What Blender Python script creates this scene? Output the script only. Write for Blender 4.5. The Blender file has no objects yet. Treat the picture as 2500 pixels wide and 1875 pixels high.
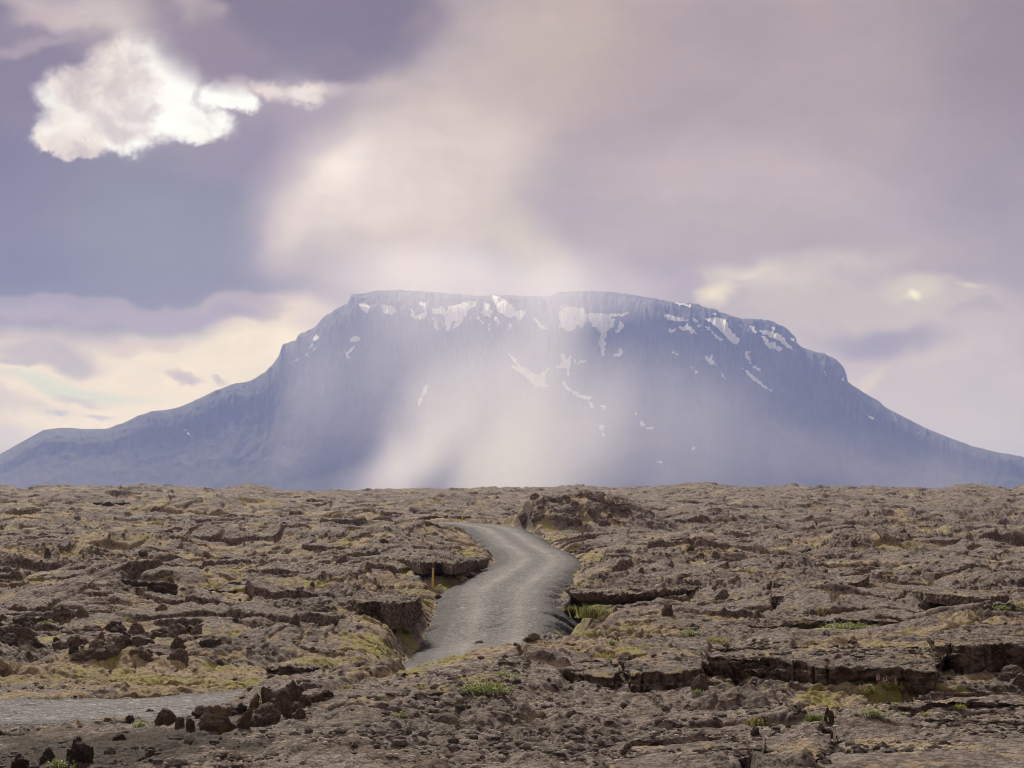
import bpy, bmesh, math, random
import numpy as np
from mathutils import Vector, Matrix

# ---------------------------------------------------------------- camera, light, exposure
S = bpy.context.scene
COL = S.collection
F, CU, CV, HV = 4861.0, 1250.0, 937.5, 1298.0      # focal length and centre in photo pixels, row of the true horizon
PITCH = math.atan((HV - CV) / F)
cam_data = bpy.data.cameras.new("camera")
cam_data.sensor_width = 36.0
cam_data.lens = 36.0 * F / 2500.0
cam_data.clip_start = 0.5
cam_data.clip_end = 80000.0
cam = bpy.data.objects.new("camera", cam_data)
cam.rotation_euler = (math.pi / 2 + PITCH, 0, 0)
COL.objects.link(cam)
S.camera = cam

S.view_settings.view_transform = 'Standard'
S.view_settings.look = 'None'
S.view_settings.gamma = 1.0
S.view_settings.exposure = 0.0
S.cycles.use_denoising = True
S.cycles.max_bounces = 5
S.cycles.diffuse_bounces = 2
S.cycles.glossy_bounces = 1
S.cycles.volume_bounces = 2
S.cycles.transparent_max_bounces = 8
S.cycles.sample_clamp_indirect = 4.0
S.cycles.filter_width = 1.1
S.cycles.use_adaptive_sampling = True
S.cycles.adaptive_threshold = 0.02

SUN_AZ, SUN_EL = math.radians(-14), math.radians(34)     # azimuth from +Y (towards the mountain), to the left
sun_data = bpy.data.lights.new("sun", 'SUN')
sun_data.energy = 4.0
sun_data.angle = math.radians(9)
sun_data.color = (1.0, 0.955, 0.90)
sun = bpy.data.objects.new("sun", sun_data)
sdir = Vector((math.sin(SUN_AZ) * math.cos(SUN_EL), math.cos(SUN_AZ) * math.cos(SUN_EL), math.sin(SUN_EL)))
sun.rotation_euler = sdir.to_track_quat('Z', 'Y').to_euler()
sun.location = sdir * 50
COL.objects.link(sun)


def lin(c):
    return tuple(((v / 255) / 12.92 if v / 255 <= 0.04045 else ((v / 255 + 0.055) / 1.055) ** 2.4) for v in c)


def direction(U, V):
    """photo pixel -> azimuth and elevation in the world"""
    x, y, z = (U - CU) / F, 1.0, (CV - V) / F
    c, s = math.cos(PITCH), math.sin(PITCH)
    y, z = y * c - z * s, y * s + z * c
    return math.atan2(x, y), math.atan2(z, math.hypot(x, y))


# ---------------------------------------------------------------- sky
world = bpy.data.worlds.new("World")
S.world = world
world.use_nodes = True
nt = world.node_tree
nt.nodes.clear()


def N(tree, kind, **kw):
    n = tree.nodes.new(kind)
    ins = kw.pop('ins', {})
    for k, v in kw.items():
        setattr(n, k, v)
    for k, v in ins.items():
        if isinstance(v, bpy.types.NodeSocket):
            tree.links.new(v, n.inputs[k])
        else:
            n.inputs[k].default_value = v
    return n


def math_(t, op, a, b=None, c=None, clamp=False):
    n = N(t, 'ShaderNodeMath', operation=op, use_clamp=clamp)
    for i, v in enumerate((a, b, c)):
        if v is None:
            continue
        if isinstance(v, bpy.types.NodeSocket):
            t.links.new(v, n.inputs[i])
        else:
            n.inputs[i].default_value = v
    return n.outputs[0]


def vmath(t, op, a, b=None, scale=None):
    n = N(t, 'ShaderNodeVectorMath', operation=op)
    for i, v in enumerate((a, b)):
        if v is None:
            continue
        if isinstance(v, bpy.types.NodeSocket):
            t.links.new(v, n.inputs[i])
        else:
            n.inputs[i].default_value = v
    if scale is not None:
        if isinstance(scale, bpy.types.NodeSocket):
            t.links.new(scale, n.inputs['Scale'])
        else:
            n.inputs['Scale'].default_value = scale
    return n.outputs[1] if op in ('LENGTH', 'DOT_PRODUCT') else n.outputs[0]


def mixc(t, fac, a, b, blend='MIX'):
    n = N(t, 'ShaderNodeMix', data_type='RGBA', blend_type=blend, clamp_factor=True)
    for k, v in ((0, fac), (6, a), (7, b)):
        if isinstance(v, bpy.types.NodeSocket):
            t.links.new(v, n.inputs[k])
        elif k == 0:
            n.inputs[k].default_value = v
        else:
            n.inputs[k].default_value = (*v[:3], 1)
    return n.outputs[2]


def maprange(t, v, a, b, c=0.0, d=1.0, smooth=True):
    n = N(t, 'ShaderNodeMapRange', interpolation_type='SMOOTHSTEP' if smooth else 'LINEAR', clamp=True)
    t.links.new(v, n.inputs[0])
    for i, x in enumerate((a, b, c, d)):
        n.inputs[i + 1].default_value = x
    return n.outputs[0]


def noise(t, vec, scale, detail=3.0, rough=0.55, dist=0.0, color=False, lac=2.0):
    n = N(t, 'ShaderNodeTexNoise', ins={'Scale': scale, 'Detail': detail, 'Roughness': rough, 'Distortion': dist, 'Lacunarity': lac})
    t.links.new(vec, n.inputs['Vector'])
    return n.outputs[1] if color else n.outputs[0]


def mapping(t, vec, loc=(0, 0, 0), rot=(0, 0, 0), scale=(1, 1, 1), kind='POINT'):
    n = N(t, 'ShaderNodeMapping', vector_type=kind)
    t.links.new(vec, n.inputs[0])
    n.inputs['Location'].default_value = loc
    n.inputs['Rotation'].default_value = rot
    n.inputs['Scale'].default_value = scale
    return n.outputs[0]


def build_sky():
    t = nt
    tc = N(t, 'ShaderNodeTexCoord')
    sep = N(t, 'ShaderNodeSeparateXYZ')
    t.links.new(tc.outputs['Generated'], sep.inputs[0])
    az = math_(t, 'ARCTAN2', sep.outputs[0], sep.outputs[1])
    el = math_(t, 'ARCSINE', sep.outputs[2])
    cb = N(t, 'ShaderNodeCombineXYZ')
    t.links.new(az, cb.inputs[0])
    t.links.new(el, cb.inputs[1])
    P = cb.outputs[0]

    def warped(src, scale, amp, detail, rough, off):
        c = noise(t, mapping(t, P, loc=(off, off * 1.7, 0)), scale, detail, rough, color=True)
        return vmath(t, 'ADD', src, vmath(t, 'SCALE', vmath(t, 'SUBTRACT', c, (0.5, 0.5, 0.5)), scale=amp))
    W = {0: P}
    W[1] = warped(P, 9.0, 0.055, 4.0, 0.55, 3.1)              # soft, smeared
    W[2] = warped(W[1], 26.0, 0.022, 4.0, 0.62, 7.7)        # torn edges
    W[3] = warped(warped(P, 16.0, 0.022, 1.0, 0.5, 1.3), 48.0, 0.020, 5.0, 0.66, 5.3)    # cauliflower edges

    sky = N(t, 'ShaderNodeTexSky', sky_type='NISHITA', sun_disc=False, sun_elevation=SUN_EL,
            sun_rotation=SUN_AZ, altitude=500.0, air_density=1.0, dust_density=2.0)
    nish = vmath(t, 'SCALE', sky.outputs[0], scale=0.10)
    cloudn = noise(t, P, 5.0, 5.0, 0.6)
    grey = mixc(t, maprange(t, cloudn, 0.35, 0.65), lin((166, 154, 166)), lin((205, 194, 196)))
    cur = mixc(t, 0.78, nish, grey)
    # inside the part of the sky the photograph shows, the cloud field is laid out by direction
    base = lin((183, 172, 184))
    a0, e0 = direction(1250, 600)
    d0 = vmath(t, 'LENGTH', mapping(t, W[1], loc=(a0, e0, 0), scale=(0.50, 0.30, 1), kind='TEXTURE'))
    cur = mixc(t, maprange(t, d0, 1.15, 0.85), cur, base)

    def blob(cur, U, V, ru, rv, col, inner=0.2, outer=1.0, warp=1, k=1.0, rot=0.0, tex=None):
        a, e = direction(U, V)
        g = N(t, 'ShaderNodeTexGradient', gradient_type='SPHERICAL')     # 1 at the centre of an ellipse, 0 on its rim
        tm = g.texture_mapping
        tm.vector_type = 'TEXTURE'
        tm.translation, tm.rotation, tm.scale = (a, e, 0), (0, 0, math.radians(-rot)), (outer * ru / F, outer * rv / F, 1)
        t.links.new(W[warp], g.inputs[0])
        w = maprange(t, g.outputs[1], 0.0, 1 - inner / outer, 0.0, k)
        if tex is not None:
            w = math_(t, 'MULTIPLY', w, tex)
        c = lin(col) if isinstance(col, tuple) else col
        return mixc(t, w, cur, c)

    for b in SKY_BLOBS:
        cur = blob(cur, *b[:5], **(b[5] if len(b) > 5 else {}))
    # the sunlit cumulus with its own billows
    bn = noise(t, W[2], 34.0, 5.0, 0.6)
    bn2 = noise(t, mapping(t, W[1], loc=(0.3, 0.2, 0)), 17.0, 3.0, 0.5)
    white = mixc(t, maprange(t, bn2, 0.34, 0.56), lin((236, 230, 236)), (0.93, 0.96, 1.08))
    white = mixc(t, maprange(t, bn, 0.45, 0.68, 0.0, 0.8), white, lin((208, 199, 208)))
    for U, V, ru, rv, rot, k in CUMULUS:
        cur = blob(cur, U, V, ru, rv, white, inner=0.62, outer=1.04, warp=3, k=k, rot=rot)
    for b in SKY_TOP:
        cur = blob(cur, *b[:5], **(b[5] if len(b) > 5 else {}))
    # fine rain streaks hanging under the cloud base
    st = noise(t, mapping(t, W[1], scale=(60, 3.0, 1)), 1.0, 4.0, 0.5)
    a1, e1 = direction(1000, 560)
    w1 = maprange(t, vmath(t, 'LENGTH', mapping(t, P, loc=(a1, e1, 0), scale=(560 / F, 330 / F, 1), kind='TEXTURE')), 1.0, 0.2)
    gain = math_(t, 'ADD', math_(t, 'MULTIPLY', math_(t, 'MULTIPLY', math_(t, 'SUBTRACT', st, 0.5), 0.16), w1), 1.0)
    n3 = noise(t, mapping(t, W[1], scale=(1, 2.2, 1)), 14.0, 7.0, 0.68)
    gain = math_(t, 'MULTIPLY', gain, math_(t, 'ADD', math_(t, 'MULTIPLY', math_(t, 'SUBTRACT', n3, 0.5), 0.36), 1.0))
    cur = vmath(t, 'SCALE', cur, scale=gain)
    # below the horizon nothing is seen: dark ground colour
    cur = mixc(t, maprange(t, el, -0.02, -0.08), cur, (0.08, 0.07, 0.06))
    cur = vmath(t, 'MULTIPLY', cur, (1.02, 1.0, 0.90))      # the blue haze in front adds its own
    cur = mixc(t, 0.55, cur, vmath(t, 'MULTIPLY', cur, vmath(t, 'SCALE', cur, scale=1.35)))      # deeper cloud shadows
    bg = N(t, 'ShaderNodeBackground', ins={'Strength': SKY_GAIN})
    t.links.new(cur, bg.inputs[0])
    world.cycles.sampling_method = 'MANUAL'
    world.cycles.sample_map_resolution = 512
    out = N(t, 'ShaderNodeOutputWorld')
    t.links.new(bg.outputs[0], out.inputs[0])


SKY_GAIN = 0.95
SKY_BLOBS = [
    # big soft masses
    (1750, 120, 1000, 520, (186, 172, 176), dict(inner=0.2, outer=1.0)),
    (2560, 80, 520, 620, (160, 146, 149), dict(inner=0.0, outer=1.0)),
    (2500, 520, 300, 420, (170, 158, 170), dict(inner=0.1, outer=1.0, k=0.8)),
    (1780, 470, 560, 190, (202, 190, 195), dict(inner=0.1, outer=1.0, k=0.8)),
    (1350, 90, 330, 330, (200, 187, 180), dict(inner=0.1, outer=1.0, k=0.8)),
    (1560, 600, 600, 120, (195, 184, 189), dict(inner=0.2, outer=1.0, k=0.6)),
    (2050, 600, 500, 90, (188, 177, 182), dict(inner=0.2, outer=1.0, k=0.8)),
    # slate blue gap at the left
    (260, 560, 820, 330, (140, 136, 150), dict(inner=0.35, outer=1.0)),
    (430, 520, 460, 200, (148, 149, 162), dict(inner=0.2, outer=1.0, k=0.8)),
    (-40, 660, 330, 200, (122, 118, 138), dict(inner=0.0, outer=1.0)),
    (60, 720, 240, 70, (134, 130, 148), dict(inner=0.2, outer=1.0, warp=2, k=0.7)),
    (560, 330, 260, 130, (158, 145, 164), dict(inner=0.2, outer=1.0, k=0.8)),
    (700, 470, 160, 320, (180, 166, 186), dict(inner=0.2, outer=1.0, rot=20, k=0.7)),
    # upper left
    (-30, 330, 300, 330, (134, 124, 148), dict(inner=0.2, outer=1.0)),
    (170, 170, 380, 190, (146, 132, 150), dict(inner=0.3, outer=1.0, warp=2)),
    (130, 15, 330, 60, (205, 193, 200), dict(inner=0.2, outer=1.0, warp=2, k=0.9)),
    (330, 40, 210, 130, (212, 203, 206), dict(inner=0.2, outer=1.0, warp=2, k=0.9)),
    (90, 95, 190, 26, (182, 170, 180), dict(inner=0.2, outer=1.0, warp=2, rot=-12, k=0.8)),
    (330, 150, 130, 110, (180, 167, 180), dict(inner=0.1, outer=1.0, warp=2, k=0.8)),
    (10, 20, 90, 60, (120, 104, 128), dict(inner=0.1, outer=1.0, warp=2, k=0.7)),
    # the light pouring round the right of the dark cloud and down onto the mountain
    (1120, 300, 330, 420, (206, 195, 194), dict(inner=0.0, outer=1.1, rot=15)),
    (980, 480, 470, 350, (224, 214, 216), dict(inner=0.0, outer=1.0, rot=-15, k=1.0)),
    (1050, 410, 400, 170, (222, 214, 217), dict(inner=0.0, outer=1.0, rot=-25, k=0.7)),
    (840, 430, 290, 190, (230, 223, 230), dict(inner=0.0, outer=1.0, rot=-38, k=0.95)),
    (735, 530, 200, 105, (226, 217, 223), dict(inner=0.0, outer=1.0, rot=-62, k=0.75)),
    (835, 395, 130, 80, (238, 232, 239), dict(inner=0.0, outer=1.0, rot=-30, k=0.85)),
    (1290, 590, 210, 110, (220, 213, 205), dict(inner=0.0, outer=1.0, rot=35, k=0.7)),
    (1180, 640, 190, 60, (196, 188, 198), dict(inner=0.0, outer=1.0, k=0.7)),
    (800, 640, 260, 60, (204, 194, 204), dict(inner=0.0, outer=1.0, k=0.6)),
]
CUMULUS = [
    (330, 235, 150, 150, 0, 1.0), (420, 190, 90, 130, 0, 0.9), (200, 250, 130, 85, 20, 0.95), (260, 320, 190, 62, 0, 1.0),
    (450, 290, 130, 62, 12, 1.0), (550, 240, 70, 40, 10, 1.0), (120, 345, 90, 42, -12, 1.0), (160, 375, 90, 28, 0, 0.9), (480, 320, 60, 40, 10, 0.9),
]
SKY_TOP = [
    # dark cloud over the cumulus
    (690, 0, 430, 225, (142, 129, 143), dict(inner=0.45, outer=1.0, warp=1)),
    (520, 120, 140, 120, (162, 146, 158), dict(inner=0.3, outer=1.0, warp=1)),
    (560, 150, 140, 80, (158, 142, 156), dict(inner=0.2, outer=1.0, warp=2)),
    (850, 20, 270, 140, (138, 123, 137), dict(inner=0.2, outer=1.0, warp=1)),
    (790, 150, 170, 60, (152, 137, 152), dict(inner=0.2, outer=1.0, warp=2)),
    (490, 30, 110, 60, (196, 184, 190), dict(inner=0.0, outer=1.0, warp=2, k=0.8)),
    (560, 25, 50, 40, (182, 170, 178), dict(inner=0.0, outer=1.0, warp=2, k=0.8)),
    (1000, 30, 130, 50, (164, 150, 156), dict(inner=0.0, outer=1.0, warp=1, k=0.7, rot=-25)),
    (720, 222, 230, 34, (216, 208, 216), dict(inner=0.1, outer=1.0, warp=3, k=0.95)),
    (735, 232, 75, 34, (236, 230, 238), dict(inner=0.2, outer=1.0, warp=3, k=0.9)),
    (640, 222, 50, 28, (230, 222, 230), dict(inner=0.2, outer=1.0, warp=3, k=0.8)),
    (905, 185, 110, 75, (208, 197, 200), dict(inner=0.0, outer=1.0, warp=2, rot=-40, k=0.8)),
    # clouds low at the left
    (330, 960, 620, 190, (238, 230, 224), dict(inner=0.45, outer=1.0, warp=1)),
    (640, 760, 330, 70, (232, 222, 218), dict(inner=0.2, outer=1.0, warp=1, k=0.9)),
    (600, 860, 330, 110, (240, 232, 225), dict(inner=0.3, outer=1.0, warp=1)),
    (230, 755, 560, 48, (180, 168, 186), dict(inner=0.5, outer=1.0, warp=2)),
    (560, 735, 200, 30, (188, 176, 190), dict(inner=0.3, outer=1.0, warp=2, k=0.9)),
    (120, 730, 200, 26, (168, 158, 178), dict(inner=0.3, outer=1.0, warp=2, k=0.7)),
    (310, 830, 130, 26, (216, 204, 204), dict(inner=0.1, outer=1.0, warp=2, k=0.8)),
    (110, 880, 150, 44, (198, 188, 194), dict(inner=0.4, outer=1.0, warp=2)),
    (105, 830, 42, 46, (200, 190, 197), dict(inner=0.2, outer=1.0, warp=3, k=0.9)),
    (20, 838, 70, 14, (205, 192, 196), dict(inner=0.2, outer=1.0, warp=2, k=0.8)),
    (40, 910, 110, 16, (190, 180, 188), dict(inner=0.2, outer=1.0, warp=2, k=0.7)),
    (170, 945, 260, 26, (216, 222, 218), dict(inner=0.2, outer=1.0, warp=1, k=0.9)),
    (20, 1000, 260, 34, (216, 206, 204), dict(inner=0.2, outer=1.0, warp=2, k=0.8)),
    (200, 968, 80, 16, (206, 197, 202), dict(inner=0.2, outer=1.0, warp=2, k=0.8)),
    (170, 1002, 30, 15, (188, 188, 205), dict(inner=0.2, outer=1.0, warp=2, k=0.9)),
    (250, 1003, 32, 12, (192, 190, 205), dict(inner=0.2, outer=1.0, warp=2, k=0.9)),
    (440, 927, 55, 16, (203, 192, 196), dict(inner=0.2, outer=1.0, warp=3, k=1.0)),
    (540, 925, 32, 14, (208, 198, 200), dict(inner=0.2, outer=1.0, warp=3, k=0.9)),
    (20, 1070, 120, 40, (204, 196, 206), dict(inner=0.2, outer=1.0, warp=2, k=0.8)),
    # right of the mountain
    (2200, 900, 620, 260, (203, 193, 200), dict(inner=0.4, outer=1.0, warp=1)),
    (2120, 745, 420, 75, (205, 197, 200), dict(inner=0.4, outer=1.0, warp=1)),
    (1860, 690, 210, 60, (222, 215, 214), dict(inner=0.0, outer=1.0, warp=2, k=0.9)),
    (1790, 740, 70, 40, (231, 225, 217), dict(inner=0.1, outer=1.0, warp=2, rot=-20)),
    (1850, 708, 40, 14, (205, 195, 200), dict(inner=0.1, outer=1.0, warp=2, k=0.8)),
    (1690, 706, 110, 34, (186, 174, 192), dict(inner=0.3, outer=1.0, warp=1, k=0.9)),
    (2060, 665, 230, 60, (216, 209, 210), dict(inner=0.0, outer=1.0, warp=2, rot=-12, k=0.7)),
    (2230, 700, 150, 48, (218, 212, 208), dict(inner=0.1, outer=1.0, warp=2, k=0.9)),
    (2222, 716, 36, 16, (244, 241, 236), dict(inner=0.0, outer=1.0, warp=2)),
    (2380, 725, 60, 16, (224, 217, 210), dict(inner=0.0, outer=1.0, warp=2, rot=20, k=0.8)),
    (2100, 700, 60, 24, (198, 188, 198), dict(inner=0.0, outer=1.0, warp=2, k=0.8)),
    (2150, 835, 230, 44, (166, 155, 170), dict(inner=0.2, outer=1.0, warp=1)),
    (2420, 790, 130, 30, (184, 174, 184), dict(inner=0.2, outer=1.0, warp=2, k=0.8)),
    (2340, 870, 110, 22, (210, 201, 204), dict(inner=0.0, outer=1.0, warp=2, k=0.8)),
    (2090, 915, 90, 34, (222, 212, 210), dict(inner=0.1, outer=1.0, warp=2, rot=-30, k=0.9)),
    (2420, 960, 160, 90, (196, 187, 196), dict(inner=0.1, outer=1.0, warp=2, k=0.8)),
]
build_sky()

# ---------------------------------------------------------------- helpers for meshes, noise and tags
def tag(o, label=None, category=None, group=None, kind=None):
    for k, v in (('label', label), ('category', category), ('group', group), ('kind', kind)):
        if v:
            o[k] = v
    return o


def link(name, me, mat=None, parent=None):
    o = bpy.data.objects.new(name, me)
    COL.objects.link(o)
    if mat is not None and me is not None and len(me.materials) == 0:
        me.materials.append(mat)
    if parent is not None:
        o.parent = parent
    return o


def mesh_np(name, verts, faces, smooth=True):
    """verts (n,3), faces (m,k) with k = 3 or 4"""
    me = bpy.data.meshes.new(name)
    verts = np.ascontiguousarray(verts, dtype=np.float32)
    faces = np.ascontiguousarray(faces, dtype=np.int32)
    m, k = faces.shape
    me.vertices.add(len(verts))
    me.vertices.foreach_set('co', verts.ravel())
    me.loops.add(m * k)
    me.loops.foreach_set('vertex_index', faces.ravel())
    me.polygons.add(m)
    me.polygons.foreach_set('loop_start', np.arange(0, m * k, k, dtype=np.int32))
    me.polygons.foreach_set('loop_total', np.full(m, k, dtype=np.int32))
    me.polygons.foreach_set('use_smooth', np.full(m, smooth, dtype=bool))
    me.update(calc_edges=True)
    return me


def set_attr(me, name, rgb):
    """per-vertex masks that choose the material (moss, rock, gravel)"""
    a = me.color_attributes.new(name, 'FLOAT_COLOR', 'POINT')
    c = np.ones((len(me.vertices), 4), dtype=np.float32)
    c[:, :rgb.shape[1]] = rgb
    a.data.foreach_set('color', c.ravel())


def grid_faces(nr, nc, wrap=False):
    r = np.arange(nr - 1)[:, None]
    c = np.arange(nc if wrap else nc - 1)[None, :]
    c2 = (c + 1) % nc
    return np.stack([r * nc + c, r * nc + c2, (r + 1) * nc + c2, (r + 1) * nc + c], -1).reshape(-1, 4)


def _h(x, y, z, seed):
    h = (x.astype(np.uint32) * np.uint32(374761393) + y.astype(np.uint32) * np.uint32(668265263)
         + np.uint32((seed * 974634777 + 12345) & 0xffffffff))
    if z is not None:
        h = h + z.astype(np.uint32) * np.uint32(2147483647 - 1640531527 + 1274126177)
    h = (h ^ (h >> np.uint32(13))) * np.uint32(1274126177)
    h = (h ^ (h >> np.uint32(16))) * np.uint32(2246822519)
    return h ^ (h >> np.uint32(15))


def _r01(h):
    return (h & np.uint32(0xffffff)).astype(np.float32) / np.float32(16777216.0)


def vn2(x, y, seed=0):
    """gradient noise, about -1..1"""
    xi, yi = np.floor(x), np.floor(y)
    fx, fy = (x - xi).astype(np.float32), (y - yi).astype(np.float32)
    xi, yi = xi.astype(np.int64), yi.astype(np.int64)
    u, v = fx * fx * fx * (fx * (fx * 6 - 15) + 10), fy * fy * fy * (fy * (fy * 6 - 15) + 10)
    out = []
    for dy in (0, 1):
        for dx in (0, 1):
            a = _r01(_h(xi + dx, yi + dy, None, seed)) * np.float32(2 * math.pi)
            out.append(np.cos(a) * (fx - dx) + np.sin(a) * (fy - dy))
    return ((out[0] * (1 - u) + out[1] * u) * (1 - v) + (out[2] * (1 - u) + out[3] * u) * v) * np.float32(1.5)


def fbm2(x, y, octaves=4, gain=0.5, seed=0):
    s, a = 0, 1.0
    for i in range(octaves):
        s = s + vn2(x + 17.3 * i, y - 9.1 * i, seed + i) * a
        x, y, a = x * 2.03, y * 2.03, a * gain
    return s


def vn3(x, y, z, seed=0):
    xi, yi, zi = np.floor(x), np.floor(y), np.floor(z)
    fx, fy, fz = x - xi, y - yi, z - zi
    xi, yi, zi = xi.astype(np.int64), yi.astype(np.int64), zi.astype(np.int64)
    u, v, w = (f * f * (3 - 2 * f) for f in (fx, fy, fz))
    r = 0
    for dz in (0, 1):
        for dy in (0, 1):
            for dx in (0, 1):
                k = _r01(_h(xi + dx, yi + dy, zi + dz, seed)) * 2 - 1
                r = r + k * (u if dx else 1 - u) * (v if dy else 1 - v) * (w if dz else 1 - w)
    return r


def fbm3(x, y, z, octaves=4, gain=0.5, seed=0):
    s, a = 0, 1.0
    for i in range(octaves):
        s = s + vn3(x + 5.3 * i, y + 1.7 * i, z - 3.1 * i, seed + i) * a
        x, y, z, a = x * 2.1, y * 2.1, z * 2.1, a * gain
    return s


def worley2(x, y, seed=0):
    """F1, F2, and three random numbers and the centre of the nearest cell"""
    xi, yi = np.floor(x), np.floor(y)
    f1 = np.full(x.shape, 9.0, np.float32)
    f2 = np.full(x.shape, 9.0, np.float32)
    cid = np.zeros(x.shape, np.uint32)
    cx = np.zeros(x.shape, np.float32)
    cy = np.zeros(x.shape, np.float32)
    for dy in (-1, 0, 1):
        for dx in (-1, 0, 1):
            ix, iy = (xi + dx).astype(np.int64), (yi + dy).astype(np.int64)
            h = _h(ix, iy, None, seed)
            px = (xi + dx + 0.1 + 0.8 * _r01(h)) - x
            py = (yi + dy + 0.1 + 0.8 * _r01(_h(ix, iy, None, seed + 77))) - y
            d = (px * px + py * py).astype(np.float32)
            near = d < f1
            f2 = np.where(near, f1, np.minimum(f2, d))
            f1 = np.where(near, d, f1)
            cid = np.where(near, h, cid)
            cx = np.where(near, -px, cx)
            cy = np.where(near, -py, cy)
    return np.sqrt(f1), np.sqrt(f2), cid, cx, cy


def sm(x, a, b):
    t = np.clip((x - a) / (b - a), 0, 1)
    return t * t * (3 - 2 * t)


def material(name):
    m = bpy.data.materials.new(name)
    m.use_nodes = True
    t = m.node_tree
    t.nodes.clear()
    out = N(t, 'ShaderNodeOutputMaterial')
    return m, t, out


def principled(t, out, color, rough=0.9, bump=None, bump_k=0.5, bump_d=0.02, spec=0.25):
    p = N(t, 'ShaderNodeBsdfPrincipled')
    if isinstance(color, bpy.types.NodeSocket):
        t.links.new(color, p.inputs['Base Color'])
    else:
        p.inputs['Base Color'].default_value = (*color, 1)
    if isinstance(rough, bpy.types.NodeSocket):
        t.links.new(rough, p.inputs['Roughness'])
    else:
        p.inputs['Roughness'].default_value = rough
    p.inputs['Specular IOR Level'].default_value = spec
    if bump is not None:
        b = N(t, 'ShaderNodeBump', ins={'Strength': bump_k, 'Distance': bump_d})
        t.links.new(bump, b.inputs['Height'])
        t.links.new(b.outputs[0], p.inputs['Normal'])
    t.links.new(p.outputs[0], out.inputs['Surface'])
    return p


# ---------------------------------------------------------------- the mountain
SIL = np.array([(-2600, 1290), (-1500, 1262), (-900, 1235), (-400, 1175), (-150, 1140), (0, 1109), (105, 1050), (145, 1045), (174, 1045), (206, 1048), (260, 1047),
                (297, 1035), (336, 1015), (376, 1003), (398, 1002), (434, 995), (477, 977), (524, 954), (571, 936), (597, 933),
                (615, 927), (647, 907), (653, 898), (665, 890), (677, 870), (683, 855), (687, 842), (720, 829), (727, 818), (769, 796),
                (786, 773), (820, 752), (846, 738), (857, 717), (892, 713), (919, 707), (984, 706), (1061, 711), (1138, 719),
                (1169, 721), (1215, 718), (1292, 721), (1342, 721), (1369, 710), (1445, 708), (1500, 711), (1569, 721), (1646, 736),
                (1707, 740), (1719, 748), (1746, 754), (1792, 773), (1838, 778), (1888, 783), (1901, 792), (1923, 804),
                (1953, 842), (1976, 854), (2019, 865), (2040, 875), (2058, 900), (2065, 931), (2107, 957), (2145, 979),
                (2164, 995), (2260, 1045), (2373, 1091), (2500, 1119), (2800, 1165), (3300, 1215), (4200, 1265), (5200, 1290)], float)
Y0, Y1 = 7600.0, 9900.0
HT = np.array([0, .10, .25, .40, .55, .68, .76, .80, .84, .90, .95, 1.0])
HH = np.array([0, .045, .14, .27, .44, .62, .74, .85, .91, .962, .988, 1.0])


def mountain_point(U, t):
    """column angle U (photo pixel column) and depth t -> world point on the mountain flank"""
    V = np.interp(U, SIL[:, 0], SIL[:, 1])
    V = V + 2.2 * fbm2(U / 14.0, U * 0 + 3, 4, 0.6, 5) * sm(V, 1000, 850) * sm(t, 0.86, 1.0)
    Y = Y0 + (Y1 - Y0) * np.minimum(t, 1.0) + np.maximum(t - 1, 0) * 5000
    top = (HV - V) / F * Y1
    h = np.interp(t, HT, HH)
    h = np.where(t > 1, 1 - ((t - 1) * 1.2) ** 2, h)
    Z = top * h - 60 * (1 - h)
    X = (U - CU) / F * Y
    # gullies that run down the slope, cliff bands under the rim, scree
    amp = sm(top, 150, 900)
    wob = vn2(U / 90.0, t * 3.0, 8) * 18
    g = 1 - np.abs(vn2((U + wob) / 34.0, t * 1.6, 21))
    g2 = 1 - np.abs(vn2((U + wob * 1.5) / 11.0, t * 3.0, 22))
    g3 = fbm2((U + wob) / 19.0, t * 26.0, 3, 0.5, 23)
    on = sm(t, 0.42, 0.85) * (1 - sm(t, 0.93, 0.995))
    d = (g * g * 95 + g2 * 14) * amp * on * 0.5 + g3 * (2 + 9 * amp * sm(t, .3, .75)) * (1 - sm(t, 0.96, 1.0))
    cl = sm(t, 0.70, 0.78) * (1 - sm(t, 0.90, 0.98))
    d = d + np.abs(vn2(U / 12.0, t * 14, 25)) * 34 * cl * amp
    big = vn2(U / 330.0, t * 1.4, 31) * 120 * on
    Y = Y - d * 0.8 + big
    Z = Z + (d - 60 * amp * on) * 0.22 + fbm2(U / 60.0, t * 9, 4, 0.5, 33) * 6 * sm(t, .02, .2) * (1 - sm(t, .9, 1))
    return X, Y, Z


def rock_far_material():
    m, t, out = material("mountain_rock")
    tc = N(t, 'ShaderNodeTexCoord').outputs['Object']
    n1 = noise(t, tc, 0.004, 6.0, 0.6)
    n2 = noise(t, mapping(t, tc, scale=(1, 1, 0.6)), 0.012, 5.0, 0.6)
    c = mixc(t, maprange(t, n1, 0.35, 0.65), (0.045, 0.042, 0.042), (0.110, 0.095, 0.085))
    c = mixc(t, maprange(t, n2, 0.45, 0.62, 0, 0.5), c, (0.045, 0.042, 0.042))
    principled(t, out, c, 0.95, spec=0.1)
    return m


def snow_material():
    m, t, out = material("old_snow")
    tc = N(t, 'ShaderNodeTexCoord').outputs['Object']
    n1 = noise(t, tc, 0.02, 5.0, 0.6)
    c = mixc(t, maprange(t, n1, 0.35, 0.65), (0.80, 0.80, 0.82), (0.95, 0.95, 0.96))
    principled(t, out, c, 0.8, spec=0.2)
    return m


MAT_MOUNT, MAT_SNOW = rock_far_material(), snow_material()


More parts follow.
